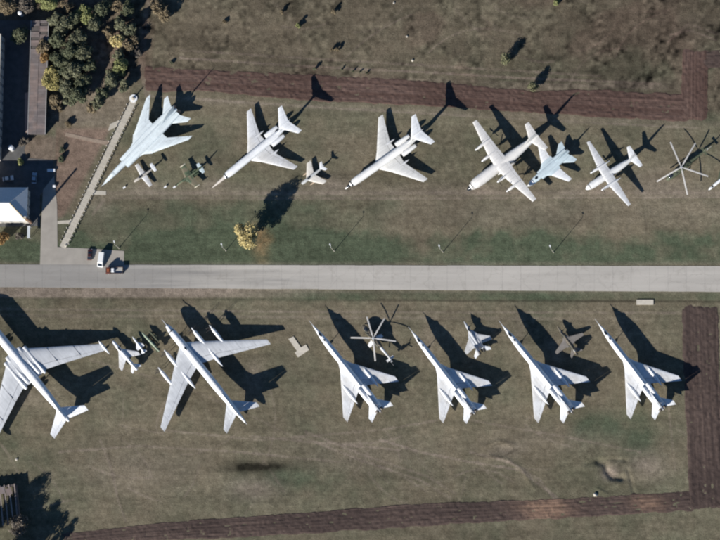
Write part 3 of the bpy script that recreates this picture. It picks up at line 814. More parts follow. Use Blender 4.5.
# ------------------------------------------------------------------ swing-wing bomber, upper left
def swing_bomber():
    C = Craft('swing_wing_bomber', 26.0, (101.8, 185.8), (176.5, 109.0), 41.0, 3.2, 4.0)
    fz = 3.2; W = mat('cool_white_paint', (0.71, 0.785, 0.815), 0.45, 0.07, 0.5, panel=True)
    C.body('fuselage', [(0, fz - .2, .03, .03), (1.5, fz - .12, .34, .36), (4, fz, .72, .78), (7, fz + .1, .98, 1.1), (11, fz + .15, 1.12, 1.25), (15, fz + .15, 1.2, 1.3), (22, fz + .2, 1.3, 1.3), (30, fz + .2, 1.2, 1.3), (37, fz + .35, .9, 1.1), (41, fz + .5, .5, .6)], W)
    mats = W
    for sy in (1, -1):
        nac = C.body('intake_duct', [(12.0, fz - .05, .78, .98), (12.6, fz - .05, .84, 1.02), (16, fz, .92, 1.06), (22, fz, 1.15, 1.05), (28, fz + .05, 1.25, 1.05), (33, fz + .1, 1.15, 1.02), (37, fz + .15, .98, .95), (40.3, fz + .2, .86, .86)], W, 20, sy * 1.55, 3.2)
        C.body('intake_mouth', [(11.9, fz - .05, .62, .85), (12.02, fz - .05, .66, .88)], DARKM, 16, sy * 1.62, 4.0, parent=nac)
        C.body('nozzle', [(40.2, fz + .2, .80, .80), (41.6, fz + .2, .66, .66)], BURNT, 16, sy * 1.25, parent=nac)
    C.body('spine', [(9, fz + 1.15, .12, .12), (12, fz + 1.3, .34, .25), (28, fz + 1.35, .36, .25), (34, fz + 1.6, .3, .3)], W, 12)
    wz = fz + .15
    glove = [(1.8, 15.8, 15.2, wz, .05), (3.2, 20.0, 10.5, wz, .055), (5.3, 22.4, 8.3, wz, .06)]
    C.wings(glove, W, None, name='wing_glove')
    C.wings([(5.0, 22.25, 8.3, wz - .02, .055), (11.7, 35.9, 2.1, wz - .1, .06)], W, (8.2, 10.8), .74, 'outer_wing')
    C.wings([(1.6, 34.6, 5.2, fz + .1, .05), (6.4, 40.4, 1.9, fz + .05, .05)], W, None, name='tailplane')
    C.fin([(fz + 1.0, 27.5, 12.5, 0, .045), (fz + 2.2, 32.5, 7.8, 0, .045), (10.8, 38.2, 3.0, 0, .045)], W)
    C.glass('cockpit_glass', 5.2, 7.6, fz + .86, .58, .40, mat('pale_cockpit_cover', (0.55, 0.62, 0.64), 0.3, 0.1, 1.0))
    C.body('refuelling_probe', [(-.6, fz + .1, .04, .04), (2.2, fz + .4, .12, .12)], SILVER, 10)
    for sy in (1, -1):
        C.gear(24.5, sy * 2.7, fz, ((-1.0, -.4), (-1.0, .4), (0, -.45), (0, .45), (1.0, -.4), (1.0, .4)), .5, .34, .15)
    C.gear(8.5, 0, fz - .5, ((0, -.34), (0, .34)), .48, .28, .13)
    tag(C.root, 'white swing-wing bomber parked beside the slabbed walkway in the upper row', 'aircraft')


swing_bomber()


# ------------------------------------------------------------------ rear-engined T-tail jets
def t_tail_jet(nose, tail, needle, label):
    off = 4.2 if needle else 0.0
    L = 33.0 + off + 1.5
    C = Craft('t_tail_jet', 20.0 + off, nose, tail, L, 2.6, 7.5)
    fz = 2.9; W = WHITE if needle else mat('warm_white_paint', (0.80, 0.80, 0.785), 0.45, 0.07, 0.5, panel=True)
    o = off
    f = C.body('fuselage', [(2.2 + o, fz - .25, .55, .6), (2.8 + o, fz - .1, .95, 1.0), (4 + o, fz, 1.3, 1.34), (6 + o, fz, 1.45, 1.48), (14 + o, fz, 1.45, 1.48), (24 + o, fz + .05, 1.45, 1.46), (28 + o, fz + .3, 1.2, 1.2), (31.5 + o, fz + .6, .75, .8), (34 + o, fz + .9, .22, .3)], W, 24)
    if needle:
        C.body('nose_cone', [(0, fz - .65, .04, .04), (1.5, fz - .6, .30, .30), (4, fz - .45, .52, .55), (6.5, fz - .28, .62, .66)], ORANGEP if False else mat('cream_radome_paint', (0.60, 0.55, 0.50), 0.5, 0.08, 1.0), 16)
    else:
        C.body('nose_glass', [(0.7, fz - .55, .25, .25), (1.2, fz - .5, .52, .52), (2.0, fz - .35, .62, .66), (2.35, fz - .28, .62, .64)], GLASS, 16)
        C.body('nose_cone', [(-.1, fz - .75, .12, .12), (.3, fz - .7, .32, .3), (.75, fz - .6, .34, .34)], W, 14)
    for k in range(5):
        a = R(-64 + 32 * k); mb = MB()
        y = 1.02 * math.sin(a); z = fz + .22 + .82 * math.cos(a)
        mb.box((C.b0 - 2.72 - o - .28 * math.cos(a), y, z - .05), (.5, .42, .34), rz=-a * .5)
        mb.build('cockpit_window', GLASS, f)
    wz = fz - 1.0
    secs = [(.6, 13.6 + o, 9.8, wz, .10), (4.6, 17.2 + o, 5.9, wz + .15, .10), (14.7, 24.8 + o, 2.0, wz + .1, .10)]
    C.wings(secs, WHITE2 if needle else mat('warm_wing_paint', (0.69, 0.69, 0.67), 0.5, 0.1, 0.5, panel=True), (4.4, 9.2, 13.9))
    for s_ in (3.0, 7.6): C.fence(secs, 2.2 + s_, PANELC, .03, .05, .7)
    for sy in (1, -1):
        C.body('gear_pod', [(18.6 + o, wz - .1, .08, .08), (19.6 + o, wz - .15, .5, .42), (22, wz + .05, .6, .5) if False else (22 + o, wz - .15, .55, .5), (24 + o, wz - .05, .36, .34), (25.2 + o, wz + .05, .05, .05)], WHITE2, 14, sy * 4.7)
        C.gear(21.2 + o, sy * 4.7, wz, ((-.6, -.32), (-.6, .32), (.6, -.32), (.6, .32)), .45, .28, .12)
        n = C.body('engine_nacelle', [(24.2 + o, fz + .55, .74, .74), (24.6 + o, fz + .55, .86, .86), (27 + o, fz + .6, .90, .90), (29.2 + o, fz + .65, .78, .78), (30.2 + o, fz + .65, .62, .62)], W, 18, sy * 2.2)
        C.body('intake_mouth', [(24.15 + o, fz + .55, .54, .54), (24.22 + o, fz + .55, .58, .58)], DARKM, 16, sy * 2.2, parent=n)
        C.body('nozzle', [(30.1 + o, fz + .65, .5, .5), (30.9 + o, fz + .65, .42, .42)], BURNT, 14, sy * 2.2, parent=n)
        mb = MB(); mb.box((C.b0 - 26.8 - o, sy * 1.5, fz + .6), (3.0, .9, .26)); mb.build('pylon', W, C.root)
    top = 8.8
    C.fin([(fz + 1.0, 27.0 + o, 7.0, 0, .09), (fz + 2.0, 29.0 + o, 5.4, 0, .09), (top, 31.6 + o, 4.0, 0, .09)], W)
    C.wings([(.1, 30.5 + o, 4.6, top + .02, .08), (6.3, 35.0 + o, 1.8, top - .05, .08)], WHITE, (5.7,), .7, 'tailplane', ('elevator', 'trailing_panel'))
    C.body('tailplane_fairing', [(30.0 + o, top, .05, .05), (31 + o, top + .05, .22, .24), (34 + o, top + .05, .25, .24), (36 + o, top, .04, .04)], W, 12)
    C.gear(4.9 + o, 0, fz - 1.0, ((0, -.26), (0, .26)), .36, .22, .1)
    tag(C.root, label, 'aircraft')


t_tail_jet((211.5, 188.0), (287.6, 122.2), True, 'white rear-engined T-tail jet with a long needle nose')
t_tail_jet((345.2, 188.6), (420.6, 132.0), False, 'white rear-engined T-tail jet with a blunt glazed nose')


# ------------------------------------------------------------------ turboprops
def four_prop():
    C = Craft('propeller_transport', 17.0, (467.0, 190.2), (538.0, 135.2), 33.2, 2.6, 4.5)
    fz = 2.75; W = mat('cream_white_paint', (0.72, 0.705, 0.685), 0.48, 0.08, 0.5, panel=True)
    f = C.body('fuselage', [(1.6, fz - .2, .9, 1.0), (2.4, fz, 1.4, 1.5), (4, fz + .1, 1.9, 2.0), (6, fz + .1, 2.05, 2.1), (20, fz + .1, 2.05, 2.1), (25, fz + .7, 1.6, 1.55), (29, fz + 1.3, 1.1, 1.05), (32, fz + 1.6, .7, .75), (33.2, fz + 1.7, .5, .6)], W, 24)
    C.body('nose_glass', [(0.1, fz - .6, .3, .3), (.6, fz - .5, .7, .7), (1.65, fz - .25, .88, .95)], GLASS, 16)
    C.body('radome', [(.35, fz - 1.25, .1, .1), (.8, fz - 1.3, .55, .35), (2.2, fz - 1.35, .8, .5), (3.6, fz - 1.3, .4, .3)], WHITE, 14)
    for k in range(5):
        a = R(-60 + 30 * k); mb = MB()
        mb.box((C.b0 - 2.35 - .25 * math.cos(a), 1.18 * math.sin(a), fz + .4 + 1.0 * math.cos(a)), (.6, .5, .4), rz=-a * .5); mb.build('cockpit_window', GLASS, f)
    C.body('tail_turret', [(33.0, fz + 1.75, .45, .5), (34.2, fz + 1.75, .35, .4)], GLASS, 12)
    wz = fz + 1.85
    secs = [(.1, 13.5, 5.3, wz, .13), (6.0, 14.1, 4.4, wz + .05, .12), (18.75, 16.8, 1.7, wz - .35, .11)]
    C.wings(secs, W, (5.0, 11.5, 17.8))
    for y, bb in ((4.9, 11.4), (9.8, 12.0)):
        for sy in (1, -1):
            C.body('engine_nacelle', [(bb + .1, wz - .15, .34, .36), (bb + .6, wz - .15, .52, .56), (bb + 2, wz - .15, .60, .66), (bb + 4.4, wz - .1, .5, .55), (bb + 6.6, wz + .05, .1, .12)], W, 16, sy * y)
            C.prop(bb, sy * y, wz - .15, 2.25, 4, 20 + y * 9 + sy * 13, WHITE)
    C.body('gear_sponson', [(12.6, 1.15, .1, .1), (14, 1.15, .55, .75), (18, 1.15, .6, .8), (21, 1.3, .1, .1)], W, 14, 2.15)
    C.body('gear_sponson', [(12.6, 1.15, .1, .1), (14, 1.15, .55, .75), (18, 1.15, .6, .8), (21, 1.3, .1, .1)], W, 14, -2.15)
    for sy in (1, -1): C.gear(16.0, sy * 2.2, 1.0, ((-.7, -.3), (-.7, .3), (.7, -.3), (.7, .3)), .5, .34, .12)
    C.gear(4.6, 0, 1.2, ((0, -.28), (0, .28)), .45, .26, .1)
    C.fin([(fz + 1.6, 21.5, 11.6, 0, .03), (fz + 2.9, 26.8, 6.3, 0, .08), (10.5, 30.0, 3.0, 0, .1)], W)
    C.wings([(.3, 29.4, 3.7, fz + 2.0, .1), (6.1, 31.7, 1.7, fz + 2.1, .1)], W, (5.7,), .68, 'tailplane', ('elevator', 'trailing_panel'))
    tag(C.root, 'cream four-propeller high-wing transport plane in the upper row', 'aircraft')


def two_prop():
    C = Craft('propeller_transport', 11.5, (585.8, 189.2), (637.0, 155.3), 23.5, 2.2, 3.2)
    fz = 2.35; W = mat('grey_white_paint', (0.64, 0.65, 0.66), 0.48, 0.08, 0.5, panel=True)
    f = C.body('fuselage', [(0.9, fz - .1, .85, .85), (1.6, fz, 1.15, 1.15), (3, fz + .05, 1.42, 1.42), (13, fz + .1, 1.45, 1.45), (17, fz + .35, 1.2, 1.2), (21, fz + .75, .65, .7), (23.5, fz + 1.0, .15, .2)], W, 22)
    C.body('radome', [(0, fz - .35, .12, .12), (.25, fz - .3, .45, .45), (.95, fz - .1, .84, .84)], WHITE, 16)
    for k in range(5):
        a = R(-60 + 30 * k); mb = MB()
        mb.box((C.b0 - 1.7 - .2 * math.cos(a), .92 * math.sin(a), fz + .35 + .74 * math.cos(a)), (.5, .42, .32), rz=-a * .5); mb.build('cockpit_window', GLASS, f)
    wz = fz + 1.4
    secs = [(.1, 8.1, 3.7, wz, .13), (4.2, 8.2, 3.5, wz + .02, .12), (14.8, 10.1, 1.2, wz - .1, .11)]
    C.wings(secs, W, (3.6, 8.6, 14.0))
    for sy in (1, -1):
        C.body('engine_nacelle', [(5.7, wz - .05, .30, .32), (6.2, wz - .05, .46, .5), (8, wz - .1, .55, .62), (11, wz - .1, .5, .55), (13.6, wz, .08, .1)], W, 16, sy * 3.95)
        C.prop(5.5, sy * 3.95, wz - .05, 1.95, 4, 30 + 25 * sy, WHITE)
        C.gear(9.6, sy * 3.95, wz - .3, ((0, -.25), (0, .25)), .45, .26, .1)
    C.gear(3.0, 0, 1.4, ((0, -.2), (0, .2)), .35, .2, .08)
    C.fin([(fz + 1.2, 16.0, 7.0, 0, .04), (fz + 2.2, 19.4, 4.0, 0, .08), (8.2, 21.4, 1.9, 0, .1)], W)
    C.wings([(.2, 20.2, 3.0, fz + 1.15, .09), (4.6, 21.9, 1.4, fz + 1.7, .09)], WHITE, (4.2,), .68, 'tailplane', ('elevator', 'trailing_panel'))
    tag(C.root, 'grey-white twin-propeller high-wing transport plane beside the olive helicopter', 'aircraft')


four_prop(); two_prop()


def big_prop_bomber():
    C = Craft('propeller_bomber', 22.0, (165.7, 323.9), (243.9, 420.6), 47.3, 4.3, 4.8)
    fz = 4.4; W = WHITE
    f = C.body('fuselage', [(0, fz - .3, .25, .25), (.8, fz - .2, .7, .72), (2.5, fz - .05, 1.1, 1.15), (5, fz, 1.4, 1.45), (9, fz, 1.45, 1.5), (30, fz, 1.45, 1.5), (37, fz + .2, 1.2, 1.25), (42, fz + .4, .9, .95), (46, fz + .5, .6, .65), (47.3, fz + .5, .42, .45)], W, 24)
    C.body('nose_glass', [(-.15, fz - .35, .2, .2), (.1, fz - .3, .5, .5), (.85, fz - .2, .735, .755)], GLASS, 14)
    C.body('refuelling_probe', [(-2.2, fz + .7, .06, .06), (-.5, fz + .75, .11, .11), (3.5, fz + 1.3, .16, .16)], SILVER, 10)
    for k in range(4):
        a = R(-52 + 35 * k); mb = MB()
        mb.box((C.b0 - 3.7, 1.0 * math.sin(a), fz + .28 + .98 * math.cos(a)), (.6, .42, .34)); mb.build('cockpit_window', GLASS, f)
    wz = fz - .1
    secs = [(1.2, 10.0, 10.3, wz, .12), (6.5, 13.9, 8.4, wz + .05, .11), (25.6, 28.9, 2.3, wz - .6, .10)]
    C.wings(secs, SILVER, (6.6, 12.4, 18.2, 25.0), .75)
    for sp_ in (9.6, 16.0, 21.0): C.fence(secs, sp_, PANELC, .04, .06, .72)
    for sy in (1, -1):
        ez = wz - .35
        C.body('engine_nacelle', [(8.9, ez, .52, .55), (9.6, ez, .68, .72), (12, ez, .76, .82), (16, ez, .74, .85), (20, ez - .1, .78, .95), (23, ez - .05, .66, .8), (26.1, ez + .1, .08, .1)], W, 16, sy * 6.55)
        C.body('engine_nacelle', [(12.5, ez - .1, .50, .53), (13.2, ez - .1, .64, .68), (16, ez - .1, .70, .76), (19, ez - .05, .52, .55), (21.4, ez + .1, .08, .1)], W, 16, sy * 12.35)
        for (bb, yy, zz) in ((8.7, 6.55, ez), (12.3, 12.35, ez - .1)):
            C.prop(bb, sy * yy, zz, 2.8, 4, 15 + sy * 8, WHITE)
            C.prop(bb - .75, sy * yy, zz, 2.8, 4, 52 + sy * 8, WHITE, None, .26)
        C.gear(20.0, sy * 6.55, ez, ((-.9, -.45), (-.9, .45), (.9, -.45), (.9, .45)), .75, .46, .16)
    C.gear(6.0, 0, fz - 1.0, ((0, -.36), (0, .36)), .55, .34, .13)
    C.wings([(.8, 38.0, 5.8, fz + .5, .09), (7.9, 45.0, 2.0, fz + .5, .09)], SILVER, (7.3,), .70, 'tailplane', ('elevator', 'trailing_panel'))
    C.fin([(fz + 1.0, 31.5, 13.0, 0, .03), (fz + 2.2, 37.6, 8.2, 0, .08), (11.8, 43.8, 3.2, 0, .09)], W)
    C.body('tail_turret', [(47.1, fz + .5, .40, .42), (48.2, fz + .5, .3, .32), (48.3, fz + .5, .08, .08), (49.2, fz + .5, .06, .06)], W, 12)
    C.body('dorsal_blister', [(11.5, fz + 1.45, .05, .05), (12.3, fz + 1.5, .45, .25), (13.2, fz + 1.45, .05, .05)], GLASS, 12)
    tag(C.root, 'big silver-winged bomber with four long propeller engine nacelles in the lower row', 'aircraft')


big_prop_bomber()


def root_jet_bomber():
    C = Craft('jet_bomber', 29.0, (-21.1, 311.1), (68.9, 421.1), 54.0, 4.0, 4.5)
    fz = 4.3; W = WHITE
    C.body('fuselage', [(0, fz - .3, .1, .1), (.8, fz - .2, .75, .75), (3, fz - .05, 1.3, 1.35), (7, fz, 1.7, 1.75), (14, fz, 1.75, 1.8), (34, fz, 1.7, 1.75), (44, fz + .2, 1.25, 1.3), (51, fz + .5, .8, .85), (53.6, fz + .6, .55, .6), (54.2, fz + .6, .3, .3)], W, 24)
    C.glass('cockpit_glass', 4.5, 7.4, fz + 1.1, .9, .8)
    wz = fz + .35
    secs = [(1.0, 19.2, 14.6, wz, .12), (5.9, 23.4, 10.2, wz, .11), (11.0, 27.2, 8.4, wz - .15, .10), (26.8, 39.0, 3.2, wz - 1.15, .10)]
    C.wings(secs, SILVER, (10.8, 18.8, 26.2), .76)
    C.fence(secs, 10.75, BURNT, .12, .02, .8); C.fence(secs, 18.75, BURNT, .12, .02, .8)
    for sy in (1, -1):
        for (y, a, b) in ((2.75, 20.4, 32.6), (4.55, 21.6, 33.8)):
            n = C.body('engine_nacelle', [(a, wz - .05, .72, .62), (a + .6, wz - .05, .82, .74), (a + 5, wz, .80, .80), (b - 2, wz + .05, .70, .72), (b, wz + .05, .62, .62)], SILVER, 16, sy * y)
            C.body('intake_mouth', [(a - .06, wz - .05, .58, .5), (a + .02, wz - .05, .62, .54)], DARKM, 14, sy * y, parent=n)
            C.body('jet_pipe', [(b - 5.5, wz + .30, .30, .40), (b - 3, wz + .30, .55, .62), (b - .3, wz + .12, .60, .62), (b + .6, wz + .05, .48, .48)], WHITE, 16, sy * y, parent=n)
        pod = C.body('wingtip_pod', [(37.9, wz - 1.15, .08, .08), (39, wz - 1.15, .42, .45), (41, wz - 1.2, .5, .55), (43, wz - 1.15, .35, .4), (44.3, wz - 1.1, .05, .05)], W, 14, sy * 27.2)
        C.gear(41.0, sy * 27.2, wz - 1.4, ((0, -.2), (0, .2)), .4, .24, .09)
    C.gear(14.5, 0, fz - 1.4, ((-.8, -.5), (-.8, .5), (.8, -.5), (.8, .5)), .7, .45, .18)
    C.gear(35.5, 0, fz - 1.4, ((-.8, -.5), (-.8, .5), (.8, -.5), (.8, .5)), .7, .45, .18)
    C.wings([(.6, 47.9, 5.4, fz + .75, .09), (8.2, 53.4, 2.4, fz + 1.2, .09)], WHITE, (7.6,), .7, 'tailplane', ('elevator', 'trailing_panel'))
    C.fin([(fz + 1.0, 40.0, 12.2, 0, .03), (fz + 2.2, 45.0, 8.0, 0, .08), (11.8, 50.6, 4.0, 0, .09)], W)
    tag(C.root, 'huge silver jet bomber with wing-root engines and wingtip pods at the left edge', 'aircraft')


root_jet_bomber()


# ------------------------------------------------------------------ small jets
def jet(name, label, nose, tail, L, fus, m, wing=None, wm=None, tp=None, tpm=None, fins=(), canopy=None, zg=1.0, extra=None, fz=1.6, power=2.0, gears=True, radome=None, b0=None):
    C = Craft(name, b0 or L * 0.55, nose, tail, L, fz, fz + .4)
    C.body('fuselage', [(b, fz + dz, ry, rz) for (b, dz, ry, rz) in fus], m, 18, 0.0, power)
    if wing: C.wings(wing, wm or m, (wing[0][0] + (wing[-1][0] - wing[0][0]) * .55, wing[-1][0] - .3), .77)
    if tp: C.wings(tp, tpm or wm or m, None, name='tailplane')
    for (secs, y) in fins: C.fin(secs, m, y)
    if canopy: C.glass('canopy', *canopy)
    if radome:
        b1, ry, rm = radome
        C.body('radome', [(-.05, fz - .1, .04, .04), (b1 * .4, fz - .05, ry * .65, ry * .65), (b1, fz, ry * 1.02, ry * 1.02)], rm, 14)
    if gears:
        C.gear(L * .2, 0, fz - .3, ((0, 0),), .3, .2, .07)
        for sy in (1, -1): C.gear(L * .58, sy * max(1.1, L * .085), fz - .1, ((0, 0),), .4, .24, .08)
    if extra: extra(C)
    tag(C.root, label, 'aircraft')
    return C


# blunt-nosed pale blue swing-wing strike jet
def su_extra(C):
    fz = 2.2
    for sy in (1, -1):
        n = C.body('intake_duct', [(6.0, fz - .1, .5, .72), (6.4, fz - .1, .58, .8), (10, fz - .1, .72, .82), (15, fz, .75, .8), (19.4, fz, .55, .6)], BLUEW, 16, sy * 1.15, 3.4)
        C.body('intake_mouth', [(5.93, fz - .1, .36, .56), (6.02, fz - .1, .42, .62)], DARKM, 12, sy * 1.2, 4.0, parent=n)
        C.body('nozzle', [(19.3, fz, .52, .52), (20.2, fz, .44, .44)], BURNT, 14, sy * .75)
    C.wings([(1.2, 7.2, 6.8, fz + .45, .06), (3.0, 9.4, 4.4, fz + .45, .06)], BLUEW, None, name='wing_glove')
    C.body('pitot_probe', [(-1.2, fz - .3, .03, .03), (.1, fz - .3, .05, .05)], SILVER, 8)


jet('strike_jet', 'pale blue swing-wing strike jet with a white nose cone beside the four-propeller transport', (527.6, 186.2), (569.4, 150.0), 20.6,
    [(0, -.3, .06, .06), (.6, -.25, .5, .45), (1.8, -.15, .95, .8), (4, 0, 1.12, 1.05), (7, .05, 1.2, 1.1), (12, 0, 1.3, 1.0), (17, 0, 1.1, .85), (20.2, 0, .5, .5)], BLUEW,
    [(2.7, 9.2, 4.2, 2.62, .08), (8.9, 12.7, 1.6, 2.5, .08)], WHITE, [(1.6, 15.2, 4.6, 2.05, .05), (4.5, 18.9, 1.6, 2.0, .05)], BLUEW,
    [([(3.0, 13.5, 6.4, 0, .05), (6.2, 18.0, 2.2, 0, .05)], 0.0)], (3.6, 5.6, 3.0, .60, .42), fz=2.2, extra=su_extra, radome=(2.6, 1.06, WHITE), power=2.6)

# straight-winged trainer
jet('trainer_jet', 'small pale straight-winged trainer jet below the swing-wing bomber', (134.0, 181.8), (155.2, 166.8), 10.2,
    [(0, -.05, .25, .3), (.5, 0, .5, .6), (2.5, .1, .6, .75), (5, .1, .55, .7), (8, .3, .35, .45), (10.2, .5, .12, .15)], mat('pale_trainer_paint', (0.40, 0.375, 0.34), 0.5, 0.12, 1.0),
    [(.4, 3.3, 2.3, 1.1, .13), (5.2, 3.9, 1.4, 1.25, .12)], WHITE2, [(.05, 8.7, 1.5, 2.9, .08), (1.8, 9.0, 1.0, 2.9, .08)], WHITE, [([(1.6, 8.0, 2.0, 0, .09), (2.95, 8.9, 1.2, 0, .09)], 0.0)], (2.0, 4.6, 1.85, .4, .45), fz=1.3)


def su25_extra(C):
    for sy in (1, -1):
        C.body('wingtip_pod', [(5.6, 2.35, .05, .05), (6.1, 2.35, .26, .22), (8.2, 2.35, .24, .2), (8.6, 2.35, .05, .05)], mat('cream_pod_paint', (0.62, 0.57, 0.45), 0.5, 0.1, 1), 12, sy * 5.7)
        C.body('engine_nacelle', [(4.2, 1.5, .4, .5), (4.8, 1.5, .5, .6), (8.5, 1.5, .52, .58), (11, 1.6, .34, .36)], CAMOG, 14, sy * .95)
    C.body('pitot_probe', [(-1.3, 1.5, .04, .04), (.2, 1.6, .06, .06)], WHITE, 8, .2)


jet('attack_jet', 'green camouflaged straight-winged attack jet with pale wingtip pods', (176.8, 185.2), (202.6, 166.6), 14.0,
    [(0, -.1, .25, .3), (.8, 0, .48, .6), (3, .15, .6, .85), (7, .2, .6, .8), (11, .3, .42, .5), (14, .4, .15, .2)], CAMOG,
    [(.5, 4.6, 3.6, 2.3, .09), (5.7, 6.1, 1.9, 2.25, .09)], CAMOG, [(.2, 11.8, 2.0, 2.3, .07), (2.5, 12.3, 1.2, 2.4, .07)], BLUEW, [([(2.2, 10.2, 3.4, 0, .08), (5.2, 12.0, 1.8, 0, .08)], 0.0)], (2.2, 4.0, 2.35, .42, .45), fz=1.8, extra=su25_extra)


def m17_extra(C):
    C.body('drop_tank', [(2.2, .95, .05, .05), (3, .95, .28, .28), (5, .95, .28, .28), (6, .95, .05, .05)], ORANGEP, 12, 2.3)
    C.body('drop_tank', [(2.2, .95, .05, .05), (3, .95, .28, .28), (5, .95, .28, .28), (6, .95, .05, .05)], ORANGEP, 12, -2.3)
    C.body('intake_mouth', [(-.04, 1.5, .34, .36), (.03, 1.5, .38, .40)], DARKM, 14)


jet('vintage_fighter', 'small white swept-wing vintage fighter standing at the end of the tree shadow', (301.8, 183.8), (324.5, 165.8), 11.0,
    [(0, 0, .48, .5), (.6, 0, .6, .62), (3, .05, .68, .72), (6, .08, .6, .62), (9, .2, .38, .4), (10, .22, .3, .3)], mat('dull_aluminium', (0.58, 0.59, 0.58), 0.45, 0.12, 1.0, metal=0.2),
    [(.5, 2.5, 3.6, 1.45, .09), (5.1, 6.2, 2.0, 1.3, .09)], mat('cream_wing_paint', (0.70, 0.67, 0.61), 0.5, 0.1, 1.0), [(.05, 8.9, 1.6, 3.0, .08), (1.85, 10.2, 1.0, 3.0, .08)], WHITE, [([(1.8, 7.4, 3.0, 0, .08), (3.4, 9.8, 1.6, 0, .08)], 0.0)], (2.6, 4.6, 2.1, .4, .42), fz=1.5, extra=m17_extra)


def m19_extra(C):
    C.body('intake_mouth', [(-.04, 1.8, .38, .40), (.03, 1.8, .42, .44)], DARKM, 14)
    C.body('pitot_probe', [(-1.6, 1.5, .03, .03), (.1, 1.5, .05, .05)], SILVER, 8)


jet('swept_fighter', 'silver swept-wing fighter with a tall fin between the huge jet bomber and the missiles', (112.8, 341.4), (137.0, 369.8), 14.6,
    [(0, 0, .5, .52), (.8, 0, .64, .66), (4, .05, .74, .78), (9, .1, .70, .72), (12, .15, .6, .6), (14.6, .15, .5, .5)], WHITE,
    [(.5, 4.0, 4.6, 1.75, .06), (4.7, 9.3, 1.8, 1.6, .06)], WHITE2, [(.4, 11.6, 2.2, 1.8, .05), (2.2, 13.5, 1.1, 1.8, .05)], WHITE, [([(2.3, 9.4, 4.8, 0, .06), (4.6, 12.6, 2.0, 0, .06)], 0.0)], (3.0, 5.2, 2.4, .42, .42), fz=1.8, extra=m19_extra)


def m29_extra(C):
    for sy in (1, -1):
        n = C.body('engine_nacelle', [(5.6, 1.6, .45, .5), (6.2, 1.6, .52, .58), (11, 1.7, .56, .6), (13.2, 1.75, .5, .5)], GREYP, 16, sy * .95, 3.0)
        C.body('nozzle', [(13.1, 1.75, .48, .48), (14.6, 1.75, .36, .36)], DARKM, 14, sy * .95, parent=n)
    C.wings([(.5, 4.2, 7.0, 2.0, .05), (1.9, 6.6, 4.8, 2.0, .05)], GREYP, None, name='leading_edge_extension')
    C.body('pitot_probe', [(-1.0, 1.9, .03, .03), (.1, 1.95, .05, .05)], DARKM, 8)


jet('twin_fin_fighter', 'light grey twin-finned fighter with white wingtips between the second and third slender bombers', (463.8, 320.9), (482.6, 352.6), 14.6,
    [(0, 0, .05, .05), (1.2, 0, .35, .38), (3, .1, .55, .62), (6, .2, .62, .66), (10, .2, .5, .45), (13, .1, .2, .25)], GREYP,
    [(1.7, 6.8, 4.4, 2.0, .05), (5.8, 10.4, 1.6, 1.95, .05)], mat('light_grey_wing', (0.58, 0.585, 0.585), 0.5, 0.1, 0.8, tint=(0.46, 0.46, 0.46)), [(1.5, 12.0, 2.4, 1.75, .05), (3.6, 14.0, 1.2, 1.75, .05)], WHITE,
    [([(2.2, 10.2, 3.2, 0, .05), (4.7, 12.6, 1.4, 0, .05)], 1.6), ([(2.2, 10.2, 3.2, 0, .05), (4.7, 12.6, 1.4, 0, .05)], -1.6)], (3.2, 5.2, 2.6, .42, .45), fz=1.9, extra=m29_extra)


def m27_extra(C):
    for sy in (1, -1):
        C.body('intake_duct', [(4.6, 1.75, .28, .5), (5, 1.75, .34, .56), (9, 1.75, .42, .6), (12, 1.8, .2, .4)], CAMOT, 14, sy * .75, 3.2)
    C.wings([(.6, 5.4, 5.4, 2.2, .06), (2.0, 7.4, 3.2, 2.2, .06)], TANW, None, name='wing_glove')
    C.body('nozzle', [(14.6, 1.8, .58, .58), (15.6, 1.8, .5, .5)], DARKM, 16)
    mb = MB(); mb.box((C.b0 - 13.6, .0, 2.75), (1.0, .6, .35), bev=.1); mb.build('parachute_housing', WHITE2, C.root)


jet('camouflaged_fighter', 'dark brown camouflaged swing-wing fighter between the third and fourth slender bombers', (556.8, 325.6), (577.0, 354.2), 15.4,
    [(0, 0, .08, .08), (1, 0, .36, .4), (3, .1, .55, .62), (6, .15, .66, .72), (11, .1, .66, .7), (14.8, 0, .58, .58)], CAMOT,
    [(1.7, 7.0, 3.2, 2.2, .07), (7.2, 9.0, 1.3, 2.15, .07)], TANW, [(.7, 12.0, 2.4, 1.8, .05), (2.9, 14.4, 1.0, 1.8, .05)], TANW, [([(2.3, 10.0, 5.2, 0, .05), (4.8, 13.8, 1.8, 0, .05)], 0.0)], (3.0, 4.8, 2.45, .42, .45), fz=1.8, extra=m27_extra)

jet('edge_fighter', 'white fighter with olive wings, only its nose inside the right edge of the frame', (708.5, 189.8), (734.0, 168.8), 13.6,
    [(0, -.05, .05, .05), (.5, 0, .25, .25), (1.4, 0, .45, .45), (4, .1, .62, .68), (9, .1, .62, .66), (13.6, .1, .5, .5)], WHITE,
    [(.5, 5.0, 5.4, 1.7, .05), (3.8, 9.2, 1.0, 1.65, .05)], OLIVE, [(.5, 10.6, 2.0, 1.7, .05), (1.9, 12.6, .9, 1.7, .05)], OLIVE, [([(2.2, 8.6, 4.6, 0, .06), (4.2, 11.6, 1.8, 0, .06)], 0.0)], (1.5, 3.0, 1.95, .48, .42), fz=1.7, radome=(1.3, .50, WHITE))


